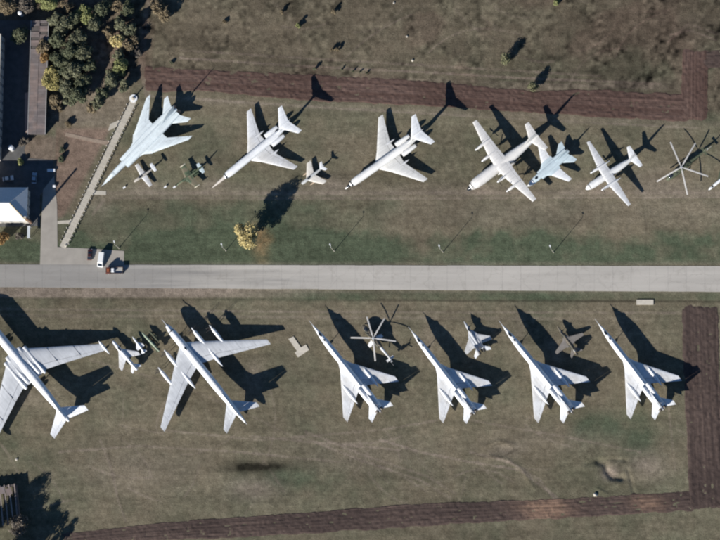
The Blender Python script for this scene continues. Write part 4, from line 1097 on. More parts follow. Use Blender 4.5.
# ------------------------------------------------------------------ missiles on trolleys
def missile(name, label, nose, tail, L, m, r, wing, tp, finh, fz=1.5, wm=None):
    C = Craft(name, L * .5, nose, tail, L, fz, fz)
    C.body('body', [(0, fz, .03, .03), (L * .08, fz, r * .6, r * .6), (L * .2, fz, r, r), (L * .85, fz, r, r), (L, fz, r * .6, r * .6)], m, 16)
    C.wings(wing, wm or m, None)
    C.wings(tp, wm or m, None, name='tailplane')
    C.fin([(fz + r * .6, L * .72, L * .24, 0, .05), (fz + finh, L * .86, L * .12, 0, .05)], wm or m, rudder=False)
    tr = MB()
    for bb in (.32, .68):
        tr.box((C.b0 - L * bb, 0, (fz - r) / 2 + .15), (.18, r * 2.2, fz - r - .1))
    for sy in (1, -1): tr.box((C.b0 - L * .5, sy * r * .8, .55), (L * .62, .14, .16))
    t = tr.build('trolley', OLIVE, C.root)
    for bb in (.25, .75):
        for sy in (1, -1):
            q = MB(); c = Vector((C.b0 - L * bb, sy * r * 1.25, .36)); q.tube(c + Vector((0, -.12, 0)), c + Vector((0, .12, 0)), .36, .36, 12); q.build('wheel', RUBBER, t)
    tag(C.root, label, 'missile')


missile('cruise_missile', 'slim white winged missile on a low trolley beside the silver fighter', (132.4, 336.6), (144.6, 352.9), 7.9, WHITE, .36, [(.3, 2.9, 2.6, 1.35, .05), (1.6, 4.6, 1.0, 1.35, .05)], [(.3, 6.4, 1.3, 1.4, .05), (1.1, 7.2, .6, 1.4, .05)], 1.3)
missile('cruise_missile', 'long pale green missile on a trolley nearest the propeller bomber', (141.6, 332.2), (159.2, 351.2), 10.0, mat('pale_green_paint', (0.27, 0.33, 0.25), 0.55, 0.12, 1.0), .42, [(.3, 4.4, 2.6, 1.9, .05), (1.1, 6.2, 1.0, 1.9, .05)], [(.3, 8.2, 1.6, 1.9, .05), (1.0, 9.2, .7, 1.9, .05)], 1.5, 2.0, OLIVE)
missile('cruise_missile', 'short dark olive missile on a trolley behind the pale green missile', (148.5, 330.0), (158.5, 341.5), 6.2, OLIVE, .34, [(.3, 2.6, 1.6, 1.3, .05), (.9, 3.6, .7, 1.3, .05)], [(.3, 5.0, 1.0, 1.3, .05), (.8, 5.6, .5, 1.3, .05)], 1.0, 1.3)


# ------------------------------------------------------------------ helicopters
BLADE = mat('pale_blade_paint', (0.56, 0.545, 0.52), 0.5, 0.06, 0.6)


def heli(name, label, hub_px, hub_h, nose_dir_px, rad, angs, m, tailm, stub, L, droop, scale=1.0):
    h = at(hub_px[0], hub_px[1], hub_h)
    a = at(nose_dir_px[0][0], nose_dir_px[0][1], hub_h * .5); b = at(nose_dir_px[1][0], nose_dir_px[1][1], hub_h * .5)
    rz = math.atan2(a.y - b.y, a.x - b.x)
    root = empty(name, (h.x, h.y, -0.02), rz, scale)
    s = L / 18.0
    q = MB()
    q.loft([(7.2 * s, 0, 1.6, .1, .1), (6.8 * s, 0, 1.65, .6, .65), (5.8 * s, 0, 1.75, .95, .95), (4 * s, 0, 1.95, 1.15, 1.15), (0, 0, 2.0, 1.2, 1.2), (-3 * s, 0, 2.05, 1.1, 1.1), (-4.5 * s, 0, 2.3, .7, .75)], 18, 2.6)
    f = q.build('fuselage', m, root)
    q = MB(); q.loft([(-4.0 * s, 0, 2.45, .62, .62), (-7 * s, 0, 2.6, .42, .45), (-10.6 * s, 0, 2.75, .26, .3)], 14); tb = q.build('tail_boom', tailm, root)
    q = MB(); q.add([(-9.6 * s, -.1, 2.8), (-10.9 * s, -.1, 2.6), (-12.0 * s, -.1, 4.7), (-11.3 * s, -.1, 4.7), (-9.6 * s, .1, 2.8), (-10.9 * s, .1, 2.6), (-12.0 * s, .1, 4.7), (-11.3 * s, .1, 4.7)], [(0, 1, 2, 3), (7, 6, 5, 4), (0, 4, 5, 1), (1, 5, 6, 2), (2, 6, 7, 3), (3, 7, 4, 0)], False); q.build('tail_fin', tailm, root)
    q = MB(); q.box((-10.2 * s, 0, 2.85), (.9, 3.2, .10)); q.build('tailplane', tailm, root)
    q = MB(); q.loft([(2.6 * s, 0, 3.3, .5, .3), (1.8 * s, 0, 3.35, .85, .5), (-1.5 * s, 0, 3.35, .8, .55), (-3.6 * s, 0, 3.0, .35, .35)], 16, 2.6); eh = q.build('engine_housing', m, root)
    for sy in (1, -1):
        q = MB(); q.tube((2.7 * s, sy * .45, 3.35), (1.9 * s, sy * .45, 3.35), .32, .36, 14); q.build('intake', DARKM, eh)
    q = MB(); q.loft([(6.3 * s, 0, 2.1, .2, .2), (5.6 * s, 0, 2.35, .7, .55), (4.4 * s, 0, 2.75, .75, .45), (3.6 * s, 0, 2.9, .3, .2)], 14); q.build('cockpit_glass', GLASS, root)
    if stub:
        for sy in (1, -1):
            q = MB(); q.add([(.4, sy * 1.0, 2.5), (-1.3, sy * 1.0, 2.5), (-1.5, sy * 3.3, 1.9), (-.3, sy * 3.3, 1.9), (.4, sy * 1.0, 2.65), (-1.3, sy * 1.0, 2.6), (-1.5, sy * 3.3, 2.0), (-.3, sy * 3.3, 2.0)], [(0, 1, 2, 3), (7, 6, 5, 4), (0, 4, 5, 1), (1, 5, 6, 2), (2, 6, 7, 3), (3, 7, 4, 0)], False); w = q.build('stub_wing', WHITE2, root)
            q = MB(); q.tube((.2, sy * 2.3, 1.75), (-1.6, sy * 2.3, 1.75), .22, .22, 12); q.build('rocket_pod', WHITE2, w)
    for (x, y) in ((4.6 * s, 0), (-1.6 * s, 1.5), (-1.6 * s, -1.5)):
        q = MB(); q.tube((x, y * .6, 1.4), (x, y, .35), .08, .07); g = q.build('landing_gear', GREYP, root)
        q = MB(); q.tube((x, y - .14, .36), (x, y + .14, .36), .36, .36, 12); q.build('wheel', RUBBER, g)
    q = MB(); q.tube((0, 0, 3.6), (0, 0, hub_h + .25), .28, .18, 12); q.tube((0, 0, hub_h - .1), (0, 0, hub_h + .2), .5, .42, 12); hb = q.build('rotor_hub', GREYP, root)
    for a_ in angs:
        t = R(a_) - rz; c, sn = math.cos(t), math.sin(t); q = MB(); vs = []
        for (rr, w, z) in ((.35, .12, 0), (1.2, .14, 0), (1.5, .27, -.01), (rad * .5, .27, -droop * .22), (rad * .8, .27, -droop * .62), (rad, .25, -droop)):
            for (dt, dz) in ((-w, 0), (0, .05), (w, 0), (0, -.04)):
                vs.append((c * rr - sn * dt, sn * rr + c * dt, hub_h + .08 + z + dz))
        n = 6
        fs = [(4 * j + i, 4 * j + (i + 1) % 4, 4 * j + 4 + (i + 1) % 4, 4 * j + 4 + i) for j in range(n - 1) for i in range(4)] + [(3, 2, 1, 0), (4 * n - 4, 4 * n - 3, 4 * n - 2, 4 * n - 1)]
        q.add(vs, fs); q.build('rotor_blade', BLADE, hb)
    q = MB(); q.tube((-11.7 * s, .1, 4.5), (-11.7 * s, .55, 4.5), .16, .12, 10); th = q.build('tail_rotor_hub', GREYP, root)
    for k in range(3):
        t = R(40 + 120 * k); q = MB(); q.box((0, 0, .95), (.24, .05, 1.6))
        bl = q.build('tail_rotor_blade', BLADE, th); bl.location = (-11.7 * s, .5, 4.5); bl.rotation_euler = (0, t, 0)
    tag(root, label, 'helicopter')


heli('gunship_helicopter', 'brown gunship helicopter with five white rotor blades beside the first slender bomber', (373.2, 338.2), 4.2, ((364, 326), (391, 359)), 8.6, (62, 108, 178, 276, 353), CAMOT, WHITE2, True, 17.5, .7)
heli('transport_helicopter', 'olive transport helicopter with five pale rotor blades in the upper row', (681.3, 167.2), 4.4, ((664, 180), (710, 146)), 10.6, (114, 61, -18.5, -77, 210), OLIVE, OLIVE, False, 18.4, .9)

# ------------------------------------------------------------------ vegetation
BARK = mat('bark', (0.085, 0.07, 0.055), 0.9, 0.25, 3.0)


def leaf_mat(name, a, b):
    if name in MATS: return MATS[name]
    m = bpy.data.materials.new(name); m.use_nodes = True
    N = m.node_tree.nodes; L = m.node_tree.links; s = N['Principled BSDF']; s.inputs['Roughness'].default_value = 0.75; s.inputs['Specular IOR Level'].default_value = 0.2
    tc = N.new('ShaderNodeTexCoord'); n = N.new('ShaderNodeTexNoise'); n.inputs['Scale'].default_value = 0.9; n.inputs['Detail'].default_value = 4
    L.new(tc.outputs['Object'], n.inputs['Vector'])
    r = N.new('ShaderNodeMapRange'); r.inputs[1].default_value = .35; r.inputs[2].default_value = .65; L.new(n.outputs[0], r.inputs[0])
    x = N.new('ShaderNodeMix'); x.data_type = 'RGBA'; x.inputs[6].default_value = (*a, 1); x.inputs[7].default_value = (*b, 1)
    L.new(r.outputs[0], x.inputs[0]); L.new(x.outputs[2], s.inputs['Base Color'])
    s.inputs['Transmission Weight'].default_value = 0.0
    MATS[name] = m
    return m


LM = {'green': leaf_mat('olive_green_leaves', (0.105, 0.114, 0.072), (0.18, 0.18, 0.112)), 'dark': leaf_mat('dark_green_leaves', (0.068, 0.082, 0.050), (0.13, 0.138, 0.082)),
      'yellow': leaf_mat('yellow_leaves', (0.27, 0.24, 0.09), (0.38, 0.33, 0.14)), 'tan': leaf_mat('tan_leaves', (0.155, 0.125, 0.08), (0.215, 0.17, 0.105)), 'orange': leaf_mat('orange_leaves', (0.25, 0.155, 0.065), (0.32, 0.205, 0.09)),
      'lime': leaf_mat('yellow_green_leaves', (0.17, 0.19, 0.075), (0.24, 0.25, 0.11)), 'pale': leaf_mat('pale_green_leaves', (0.15, 0.155, 0.085), (0.21, 0.205, 0.12)), 'gold': leaf_mat('golden_leaves', (0.44, 0.36, 0.15), (0.56, 0.47, 0.24)), 'grey': leaf_mat('grey_dry_twigs', (0.11, 0.095, 0.08), (0.16, 0.14, 0.115))}


def tree(name, label, px, py, rad, h, kind, seed, cat='tree', group=None, slim=1.0, dens=1.0, base_h=0.25, crown_at_px=True, leaf=0.34):
    g = np.random.default_rng(seed)
    cz = h * (0.62 if base_h > .1 else .5)
    p = at(px, py, cz) if crown_at_px else at(px, py, 0)
    z0 = gz(p.x, p.y) - 0.05
    root = empty(name, (p.x, p.y, z0))
    # crown: clumps of leaf faces spread through an uneven volume
    hh = h * (1 - base_h) / 2; zc = h * base_h + hh
    K = max(7, int(15 * dens * max(1, rad / 2.5)))
    cent = []
    lob = g.random(5) * 6.28
    while len(cent) < K:
        u = g.normal(size=3); u /= np.linalg.norm(u)
        r = g.random() ** 0.4
        az = math.atan2(u[1], u[0]); k = 0.78 + 0.22 * math.sin(2 * az + lob[0]) + 0.14 * math.sin(3 * az + lob[1]) + .1 * math.sin(5 * az + lob[2])
        cent.append((u[0] * r * rad * k * .82, u[1] * r * rad * k * .82, zc + u[2] * r * hh * .85 * (0.8 + .3 * g.random())))
    V = []
    for c in cent:
        n = int(150 * dens * (0.6 + .8 * g.random()))
        cr = rad * (0.24 + .2 * g.random())
        d = g.normal(size=(n, 3)); d /= np.linalg.norm(d, axis=1)[:, None]
        pos = np.array(c) + d * (cr * g.random(n)[:, None] ** .45) * np.array([1, 1, .8])
        pos[:, 2] = np.maximum(pos[:, 2], 0.15)
        a = g.normal(size=(n, 3)); a /= np.linalg.norm(a, axis=1)[:, None]
        nn = d * .8 + g.normal(size=(n, 3)) * .6 + np.array([0, 0, .35])
        b = np.cross(nn, a); b /= np.linalg.norm(b, axis=1)[:, None] + 1e-9
        a = np.cross(b, nn); a /= np.linalg.norm(a, axis=1)[:, None] + 1e-9
        sz = leaf * (0.55 + .8 * g.random(n))[:, None]
        V.append(np.stack([pos - a * sz, pos - b * sz * .6, pos + a * sz, pos + b * sz * .6], 1).reshape(-1, 3))
    V = np.concatenate(V); q = np.arange(len(V)).reshape(-1, 4)
    me = np_mesh('crown', V, q)
    link('crown', me, LM[kind], root)
    mb = MB(); tr = max(.06, h * .018)
    mb.tube((0, 0, 0), (0.05, 0, h * .5), tr, tr * .7); mb.tube((.05, 0, h * .5), (.1, .05, h * .86), tr * .7, tr * .2)
    for c in cent[:: max(1, len(cent) // 12)]:
        zz = max(h * .12, min(c[2] - h * .12, h * .75))
        mb.tube((0.03, 0, zz), (c[0] * .9, c[1] * .9, c[2]), tr * .4, tr * .12, 6)
    mb.build('trunk', BARK, root)
    tag(root, label, cat, group)
    return root


G = 'trees of the grove by the long shed'
T = [(51, 78, 3.6, 6, 'yellow', 'bright yellow tree beside the long shed'), (64, 27, 3.2, 7, 'green', 'olive tree between the shed end and the dark grove'), (78, 39, 3.0, 8, 'green', 'rounded olive tree in the middle of the grove'),
     (70, 51, 3.6, 8, 'dark', 'dark green tree right of the shed roof'), (84, 54, 2.8, 7, 'green', 'smaller olive tree on the east side of the dark grove'), (62, 63, 3.4, 7, 'dark', 'dark tree just above the yellow tree'),
     (74, 70, 3.6, 7, 'green', 'olive tree right of the yellow tree'), (66, 88, 3.0, 6, 'green', 'olive tree below the yellow tree'), (79, 92, 3.2, 6, 'dark', 'dark tree at the south side of the grove above the dirt'),
     (86, 15, 2.8, 7, 'lime', 'yellowish olive tree at the top of the grove path'), (96, 23, 2.6, 7, 'green', 'olive tree next to the grove path at the top'), (44, 46, 2.4, 6, 'tan', 'rusty tan tree touching the shed roof'),
     (44, 57, 2.0, 5, 'orange', 'orange-brown small tree touching the shed roof'), (20, 35, 3.0, 6, 'dark', 'dark green tree in the shade left of the shed'), (54, 101, 2.2, 4, 'tan', 'low tan tree at the lower grove edge'), (98, 101, 2.4, 5, 'green', 'green tree by the upper end of the walkway'),
     (117, 41, 2.4, 4.5, 'gold', 'golden tree on the brown ground by the walkway top'), (121, 24, 2.4, 5, 'green', 'pale olive tree above the golden tree'), (130, 29, 2.2, 5, 'green', 'grey-green tree beside the field track'),
     (130, 45, 2.4, 4, 'tan', 'tan dry tree next to the field track'), (121, 66, 2.8, 5.5, 'lime', 'yellow-green tree above the walkway end'), (111, 79, 2.8, 5.5, 'green', 'green tree left of the walkway end'), (124, 86, 2.0, 4, 'green', 'small green tree close to the walkway end'),
     (158, 7, 2.6, 4, 'tan', 'tan bushy tree at the top edge left of the field'), (165, 16, 2.2, 3.6, 'tan', 'golden tan bushy tree at the corner of the field'), (128, 8, 2.6, 5, 'dark', 'dark tree at the top edge beside the track'), (116, 4, 2.6, 5, 'tan', 'brownish tree at the top edge beside the grove path'),
     (8, 6, 3.4, 7, 'tan', 'brown tree in the top left corner'), (26, 4, 3.0, 6, 'grey', 'bare greyish tree at the top edge near the corner'), (48, 2, 3.2, 6, 'lime', 'bright yellow-green tree at the top edge'), (66, 6, 2.2, 4, 'tan', 'tan shrubby tree at the top edge above the shed'),
     (57, 39, 2.6, 7, 'dark', 'dark tree squeezed between the shed roof and the olive tree'), (90, 66, 2.2, 6, 'dark', 'dark tree on the east fringe of the grove'), (56, 18, 2.4, 6, 'green', 'olive tree beyond the upper end of the shed'), (85, 82, 2.4, 6, 'dark', 'dark tree at the southeast fringe of the grove'),
     (74, 18, 2.4, 7, 'dark', 'dark tree at the north of the grove below the path'), (104, 92, 2.2, 5, 'dark', 'dark tree shading the walkway from the west'), (118, 55, 2.0, 4, 'green', 'small olive tree under the golden tree'), (108, 32, 1.8, 4, 'tan', 'thin tan tree on the grove path'), (70, 101, 2.0, 4, 'green', 'low olive tree at the south end of the grove'), (92, 108, 1.8, 3.5, 'tan', 'low tan tree near the upper walkway'),
     (138, 52, 1.6, 3, 'grey', 'bare grey tree next to the track'), (104, 8, 2.8, 8, 'dark', 'dark tree at the top edge over the grove path')]
for i, (px, py, r, h, k, lab) in enumerate(T):
    tree('tree', lab, px, py, r * 1.42, h * 1.15, k, 100 + i, group=G, dens=1.15, base_h=.1)
tree('autumn_tree', 'tall golden autumn tree standing alone north of the road', 247.5, 234, 5.7, 15.0, 'gold', 7, dens=1.15, base_h=.06)
tree('tree', 'round orange tree in front of the white roofed house', 1, 238, 3.5, 5.0, 'orange', 8, dens=1.2)
tree('shrub', 'yellow-green shrub in the yard corner by the white tank', 21, 162, 1.9, 2.2, 'lime', 9, 'shrub', base_h=.02)
tree('shrub', 'bare grey shrub at the lower end of the long shed', 24, 141, 2.2, 3.0, 'grey', 10, 'shrub', base_h=.02)
tree('shrub', 'pale dry shrub below the white roofed house', 20, 236, 1.8, 2.4, 'grey', 12, 'shrub', base_h=.02)
tree('shrub', 'low dark green shrub between drive and planting bed', 61, 159, 1.4, 1.8, 'dark', 13, 'shrub', base_h=.02)
tree('shrub', 'small green shrub at the top of the planting bed', 62, 150, 1.1, 1.5, 'green', 14, 'shrub', base_h=.02)
tree('shrub', 'low tan shrub beside the dirt path east of the shed', 60, 108, 1.6, 2.0, 'tan', 15, 'shrub', base_h=.02)
tree('shrub', 'tan shrub at the bend of the dirt path', 68, 124, 1.5, 1.8, 'tan', 16, 'shrub', base_h=.02)
# trees standing just below the lower left corner; their shadows reach into the picture
tree('tree', 'pale bare-twigged tree over the ruin in the lower left corner', 18, 525, 5.0, 7.0, 'grey', 17, dens=.8)
for k, (px, py, r_, h_, kd, dn, lab) in enumerate(((-19, 546, 6.0, 20, 'dark', 1.2, 'tall dark tree beyond the left edge near the ruin'), (-4, 580, 6.0, 20, 'dark', 1.2, 'tall dark tree below the lower left corner, left of two'), (4, 570, 5.0, 16, 'dark', 1.0, 'dark tree below the lower left corner, right of two'),
                                                   (18, 566, 5.0, 17, 'green', .45, 'feathery sparse tree below the ruin'), (33, 572, 4.4, 14, 'green', .45, 'feathery sparse tree below the left end of the lower ploughed strip'))):
    tree('tree', lab, px, py, r_, h_, kd, 400 + k, dens=dn, crown_at_px=False, base_h=.12, leaf=.34 if dn > .9 else .5)
# bushes in the rough upper field
B = [(506.5, 61, 3.0, 6.0, 'pale', 'loose pale green sapling in the upper field, left of two'), (533.5, 87.5, 2.8, 5.0, 'pale', 'loose pale green sapling at the edge of the upper ploughed strip'), (557, 3, 1.7, 2.5, 'lime', 'pale green bush at the top edge of the field'),
     (299, 26, 1.3, 2.6, 'lime', 'green bush with a long shadow in the upper field'), (282, 12, 0.9, 2.3, 'tan', 'tan bush near the top edge left of the green bush'), (334, 12, 1.4, 2.2, 'tan', 'tan bush near the top edge right of the green bush'),
     (333, 50, 1.1, 2.0, 'tan', 'left one of a touching pair of tan bushes'), (338, 50, 1.0, 2.2, 'tan', 'right one of a touching pair of tan bushes'), (315, 69, 0.9, 2.0, 'green', 'dark green bush at the edge of the strip above the T-tail shadow'),
     (172, 63, 0.8, 1.2, 'green', 'tiny green bush above the left end of the ploughed strip'), (225, 22, 1.0, 1.3, 'tan', 'small rusty bush in the left part of the upper field')]
for i, (px, py, r, h, k, lab) in enumerate(B):
    tree('bush', lab, px, py, r, h, k, 300 + i, 'bush', 'bushes in the upper field', base_h=.03, dens=.8 if r < 1.5 else 1.0, crown_at_px=False, leaf=.22)
for i, (px, py) in enumerate(((342, 69.5), (353, 71.5), (360, 72.2), (367, 73))):
    tree('bush', 'tiny dark bush, %s of four in a row along the ploughed strip' % ('first from left', 'second from left', 'third from left', 'last')[i], px, py, .5, 1.3, 'dark', 330 + i, 'bush', 'row of tiny bushes', base_h=.03, dens=.5, crown_at_px=False, leaf=.18)

# rough weeds and tussocks: countless
def weeds(name, label, n, x0, x1, y0, y1, hmin, hmax, m, seed, keep):
    g = np.random.default_rng(seed)
    px = g.uniform(x0, x1, n); py = g.uniform(y0, y1, n)
    k = keep(px, py, g); px = px[k]; py = py[k]
    V = []
    for a, b in zip(px, py):
        p = at(a, b); z = gz(p.x, p.y) - .02
        h = g.uniform(hmin, hmax); w = h * g.uniform(.5, 1.1); t = g.uniform(0, 3.14)
        for d in (0, 1.05, 2.1):
            c, s = math.cos(t + d) * w, math.sin(t + d) * w
            V += [(p.x - c, p.y - s, z), (p.x + c, p.y + s, z), (p.x + c * .5 + .1 * w, p.y + s * .5, z + h), (p.x - c * .5, p.y - s * .5 + .1 * w, z + h * .9)]
    V = np.array(V); q = np.arange(len(V)).reshape(-1, 4)
    o = link(name, np_mesh(name, V, q), m)
    tag(o, label, None, None, 'stuff')


def not_plough(px, py): return ~((px > 678) & (px < 712) & (py > 44)) & ~((px > 700) & (py > 46) & (py < 71))


DRYG = leaf_mat('dry_weeds', (0.14, 0.125, 0.095), (0.20, 0.18, 0.135))
weeds('dry_weeds', 'rough dry weeds of the upper field', 9000, 140, 740, -20, 96, .05, .15, DRYG, 5, lambda x, y, g: (y < 66 + (x - 143) * .038 + (x > 440) * 2) & not_plough(x, y) & (fbm(x, y, 40, 3) > .40 + .2 * g.random(len(x))))
weeds('dry_weeds', 'dry tussocks of the lower field', 5000, -10, 690, 415, 545, .05, .15, DRYG, 6, lambda x, y, g: (y < 530 - x * .06) & (fbm(x, y, 50, 8) > .42 + .2 * g.random(len(x))))
weeds('leaf_litter', 'orange fallen leaves under the golden tree', 1400, 246, 284, 218, 262, .05, .14, LM['orange'], 7, lambda x, y, g: np.hypot(x - 263, (y - 238) * .8) < 17 * g.random(len(x)) ** .5)

# ------------------------------------------------------------------ buildings at the left edge
METAL_ROOF = mat('white_metal_roofing', (0.52, 0.56, 0.59), 0.4, 0.06, 1.0, spec=0.5)
PLAST = mat('pale_plaster', (0.46, 0.43, 0.38), 0.9, 0.1, 0.5)
PANE = mat('window_glass', (0.03, 0.035, 0.04), 0.1, 0.1, 1.0, spec=0.7)
SHEET = mat('faded_roof_sheeting', (0.195, 0.155, 0.145), 0.8, 0.16, 0.5, rand=0.12, tint=(0.155, 0.135, 0.135))
BRICK = mat('chimney_brick', (0.25, 0.15, 0.10), 0.9, 0.2, 2.0)


def hip_house():
    ze = 7.2
    ne = at(28.0, 187.5, ze); se = at(29.0, 221.5, ze)
    w = ne.y - se.y; x1 = ne.x; x0 = x1 - 34; y1 = ne.y; y0 = se.y
    root = empty('house', (x1 - 17, (y0 + y1) / 2, -0.03))
    ox, oy = root.location.x, root.location.y
    q = MB(); q.box((0, 0, ze / 2), (33.0, w - .9, ze - .05)); wall = q.build('wall', PLAST, root)
    rr = 4.0; ym = 0.0; hw = w / 2; hx = 17.0
    A = (-hx, -hw, ze); Bq = (hx, -hw, ze); Cq = (hx, hw, ze); D = (-hx, hw, ze); Rm = (-hx, 0, ze + rr); Rp = (hx - 6.2, 0, ze + rr)

    def slope(pts, nm):
        t = .12
        mb = MB(); n = len(pts)
        mb.add([(p[0], p[1], p[2] + t) for p in pts] + [(p[0], p[1], p[2]) for p in pts], [tuple(range(n)), tuple(range(2 * n - 1, n - 1, -1))] + [(i, n + i, n + (i + 1) % n, (i + 1) % n) for i in range(n)], False)
        o = mb.build(nm, METAL_ROOF, root)
        return o
    S = slope([A, Bq, Rp, Rm], 'roof_slope'); Nn = slope([Cq, D, Rm, Rp], 'roof_slope'); E_ = slope([Bq, Cq, Rp], 'roof_hip')
    # standing seams and ridge caps
    for o, sgn in ((S, -1), (Nn, 1)):
        x = -hx + .5
        while x < hx - .5:
            f = 1.0 if x < hx - 6.2 else (hx - x) / 6.2
            mb = MB(); mb.tube((x, sgn * hw, ze + .15), (x, sgn * hw * (1 - f), ze + rr * f + .15), .035, .035, 4); mb.build('seam', METAL_ROOF, o); x += 1.1
    cap = mat('ochre_ridge_cap', (0.40, 0.28, 0.10), 0.6, 0.15, 1.0)
    for e in (Bq, Cq):
        mb = MB(); mb.tube((e[0], e[1], e[2] + .14), (Rp[0], Rp[1], Rp[2] + .14), .16, .16, 6); mb.build('ridge_cap', cap if e is Bq else METAL_ROOF, E_)
    mb = MB(); mb.tube((Rp[0], 0, ze + rr + .12), (-hx, 0, ze + rr + .12), .14, .14, 6); mb.build('ridge_cap', METAL_ROOF, S)
    for k in range(9):
        for fl in (1.6, 4.8):
            mb = MB(); mb.box((-15 + 3.6 * k, -(w - .9) / 2 - .01, fl), (1.3, .10, 1.6)); wn_ = mb.build('window', WHITE2, root)
            mb = MB(); mb.box((-15 + 3.6 * k, -(w - .9) / 2 - .05, fl), (1.1, .06, 1.4)); mb.build('pane', PANE, wn_)
    for k in range(3):
        for fl in (1.6, 4.8):
            mb = MB(); mb.box((16.51, -3.4 + 3.4 * k, fl), (.10, 1.2, 1.6)); wn_ = mb.build('window', WHITE2, root)
            mb = MB(); mb.box((16.55, -3.4 + 3.4 * k, fl), (.06, 1.0, 1.4)); mb.build('pane', PANE, wn_)
    tag(root, 'house with a white metal hip roof at the left edge', 'house')
    # chimney stack at the corner
    c = on(31.5, 222.5)
    r = empty('chimney_stack', (c[0], c[1], c[2] - .03))
    mb = MB(); mb.tube((0, 0, 0), (0, 0, 12.6), .55, .36, 14); mb.build('shaft', BRICK, r)
    mb = MB(); mb.tube((0, 0, 12.6), (0, 0, 12.95), .44, .44, 14); mb.build('cap', PALE, r)
    tag(r, 'slim chimney stack at the corner of the white roofed house', 'chimney')
    # white porch roof in front
    c = on(30, 233)
    r = empty('porch', (c[0], c[1], c[2] - .02)); mb = MB(); mb.box((0, 0, 2.7), (1.0, 4.6, .16)); mb.build('roof', METAL_ROOF, r)
    for (x, y) in ((-.4, -2.1), (.4, -2.1), (-.4, 2.1), (.4, 2.1)):
        mb = MB(); mb.box((x, y, 1.32), (.12, .12, 2.64)); mb.build('post', WHITE2, r)
    tag(r, 'narrow white porch roof on posts below the house corner', 'porch')


hip_house()


def left_block():
    h = 8.6
    a = at(1.2, 34, h); b = at(1.2, 158, h)
    x1 = a.x; y1, y0 = a.y, b.y; L = y1 - y0
    r = empty('apartment_block', (x1 - 6, (y0 + y1) / 2, -.03))
    mb = MB(); mb.box((0, 0, h / 2), (12 - .5, L - .5, h)); mb.build('wall', PLAST, r)
    mb = MB(); mb.box((0, 0, h + .12), (12, L, .24)); rf = mb.build('roof', mat('grey_flat_roof', (0.30, 0.30, 0.30), .8, .12, .6), r)
    mb = MB(); mb.box((5.85, 0, h + .36), (.3, L, .24)); mb.build('parapet', PALE, rf)
    k = -L / 2 + 2.5
    while k < L / 2 - 1.5:
        for fl in (1.7, 4.6, 7.3):
            mb = MB(); mb.box((5.76, k, fl), (.08, 1.5, 1.4)); w = mb.build('window', WHITE2, r)
            mb = MB(); mb.box((5.79, k, fl), (.06, 1.3, 1.2)); mb.build('pane', PANE, w)
        k += 3.3
    tag(r, 'long flat-roofed block cut by the upper left edge of the picture', 'building')


left_block()


def shed():
    h = 3.4
    a = at(31.2, 20.5, h); b = at(48.3, 20.5, h); c = at(31.5, 134.5, h)
    W = b.x - a.x; L = a.y - c.y
    r = empty('shed', ((a.x + b.x) / 2, (a.y + c.y) / 2, -.03))
    mb = MB(); mb.box((0, 0, h / 2 - .05), (W - .7, L - .7, h - .1)); mb.build('wall', mat('wall_and_dark_interior', (0.09, 0.08, 0.075), .9, .15, .8), r)  # solid box; its dark top paints the shaded interior under missing sheets
    n = 40; g = random.Random(2)
    mb0 = None
    for side in (-1, 1):
        for i in range(n):
            y = -L / 2 + L * (i + .5) / n; w = L / n - .03
            if (side, i) in ((-1, 37), (-1, 36), (1, 35), (-1, 33), (1, 31), (-1, 30), (1, 38)): continue      # missing sheets leave dark gaps
            mb = MB(); nseg = 8; vs = []; up = []
            x0, x1 = (0.02 * side, side * W / 2); z0_, z1_ = h + .06, h
            dz = g.uniform(-.02, .03)
            for j in range(nseg + 1):
                yy = y - w / 2 + w * j / nseg; zz = .05 * math.cos(j * math.pi) + dz
                vs += [(x0, yy, z0_ + zz), (x1, yy, z1_ + zz)]
            fs = [(2 * j, 2 * j + 1, 2 * j + 3, 2 * j + 2) for j in range(nseg)]
            k = len(vs); vs += [(p[0], p[1], p[2] - .03) for p in vs]; fs += [(2 * j + k, 2 * j + 2 + k, 2 * j + 3 + k, 2 * j + 1 + k) for j in range(nseg)]
            mb.add(vs, fs, False); mb.build('roof_sheet', SHEET, r)
    mb = MB(); mb.tube((0, -L / 2, h + .10), (0, L / 2, h + .10), .05, .12, 6); mb.build('ridge_cap', SHEET, r)
    for side in (-1, 1):
        mb = MB(); mb.box((side * (W / 2 + .06), 0, h + .02), (.16, L, .12)); mb.build('gutter', mat('zinc_gutter', (0.42, 0.42, 0.42), .5, .1, 1), r)
    tag(r, 'long low shed with a faded corrugated roof beside the grove', 'shed')


shed()


def ruin():
    a = at(-8, 486, 3); b = at(24, 492, 3); h = 3.0
    c = (a + b) / 2
    r = empty('ruined_shed', (c.x - 3, c.y - 2.5, -.03), R(8))
    for (x, y, dx, dy) in ((0, 3.3, 13, .35), (6.3, -4.2, .35, 14.6), (-6.3, -4.2, .35, 14.6)):
        mb = MB(); mb.box((x, y, h / 2), (dx, dy, h)); mb.build('wall', mat('soot_brick', (0.12, 0.10, 0.095), .9, .2, 1), r)
    for k in range(7):
        mb = MB(); mb.box((-5.6 + 1.9 * k, -3.9, h + .12), (.45, 15.2, .2), rz=.02 * (k % 3 - 1)); mb.build('rafter', mat('weathered_timber', (0.26, 0.22, 0.20), .9, .2, 2, rand=.2), r)
    for k in range(4):
        mb = MB(); mb.box((-4.5 + 2.7 * k, 1.8 - .8 * (k % 2), h + .27), (2.2, 2.6, .06), rz=.1 * (k - 1)); mb.build('roof_sheet', SHEET, r)
    tag(r, 'roofless shed with bare rafters in the lower left corner', 'shed')


ruin()

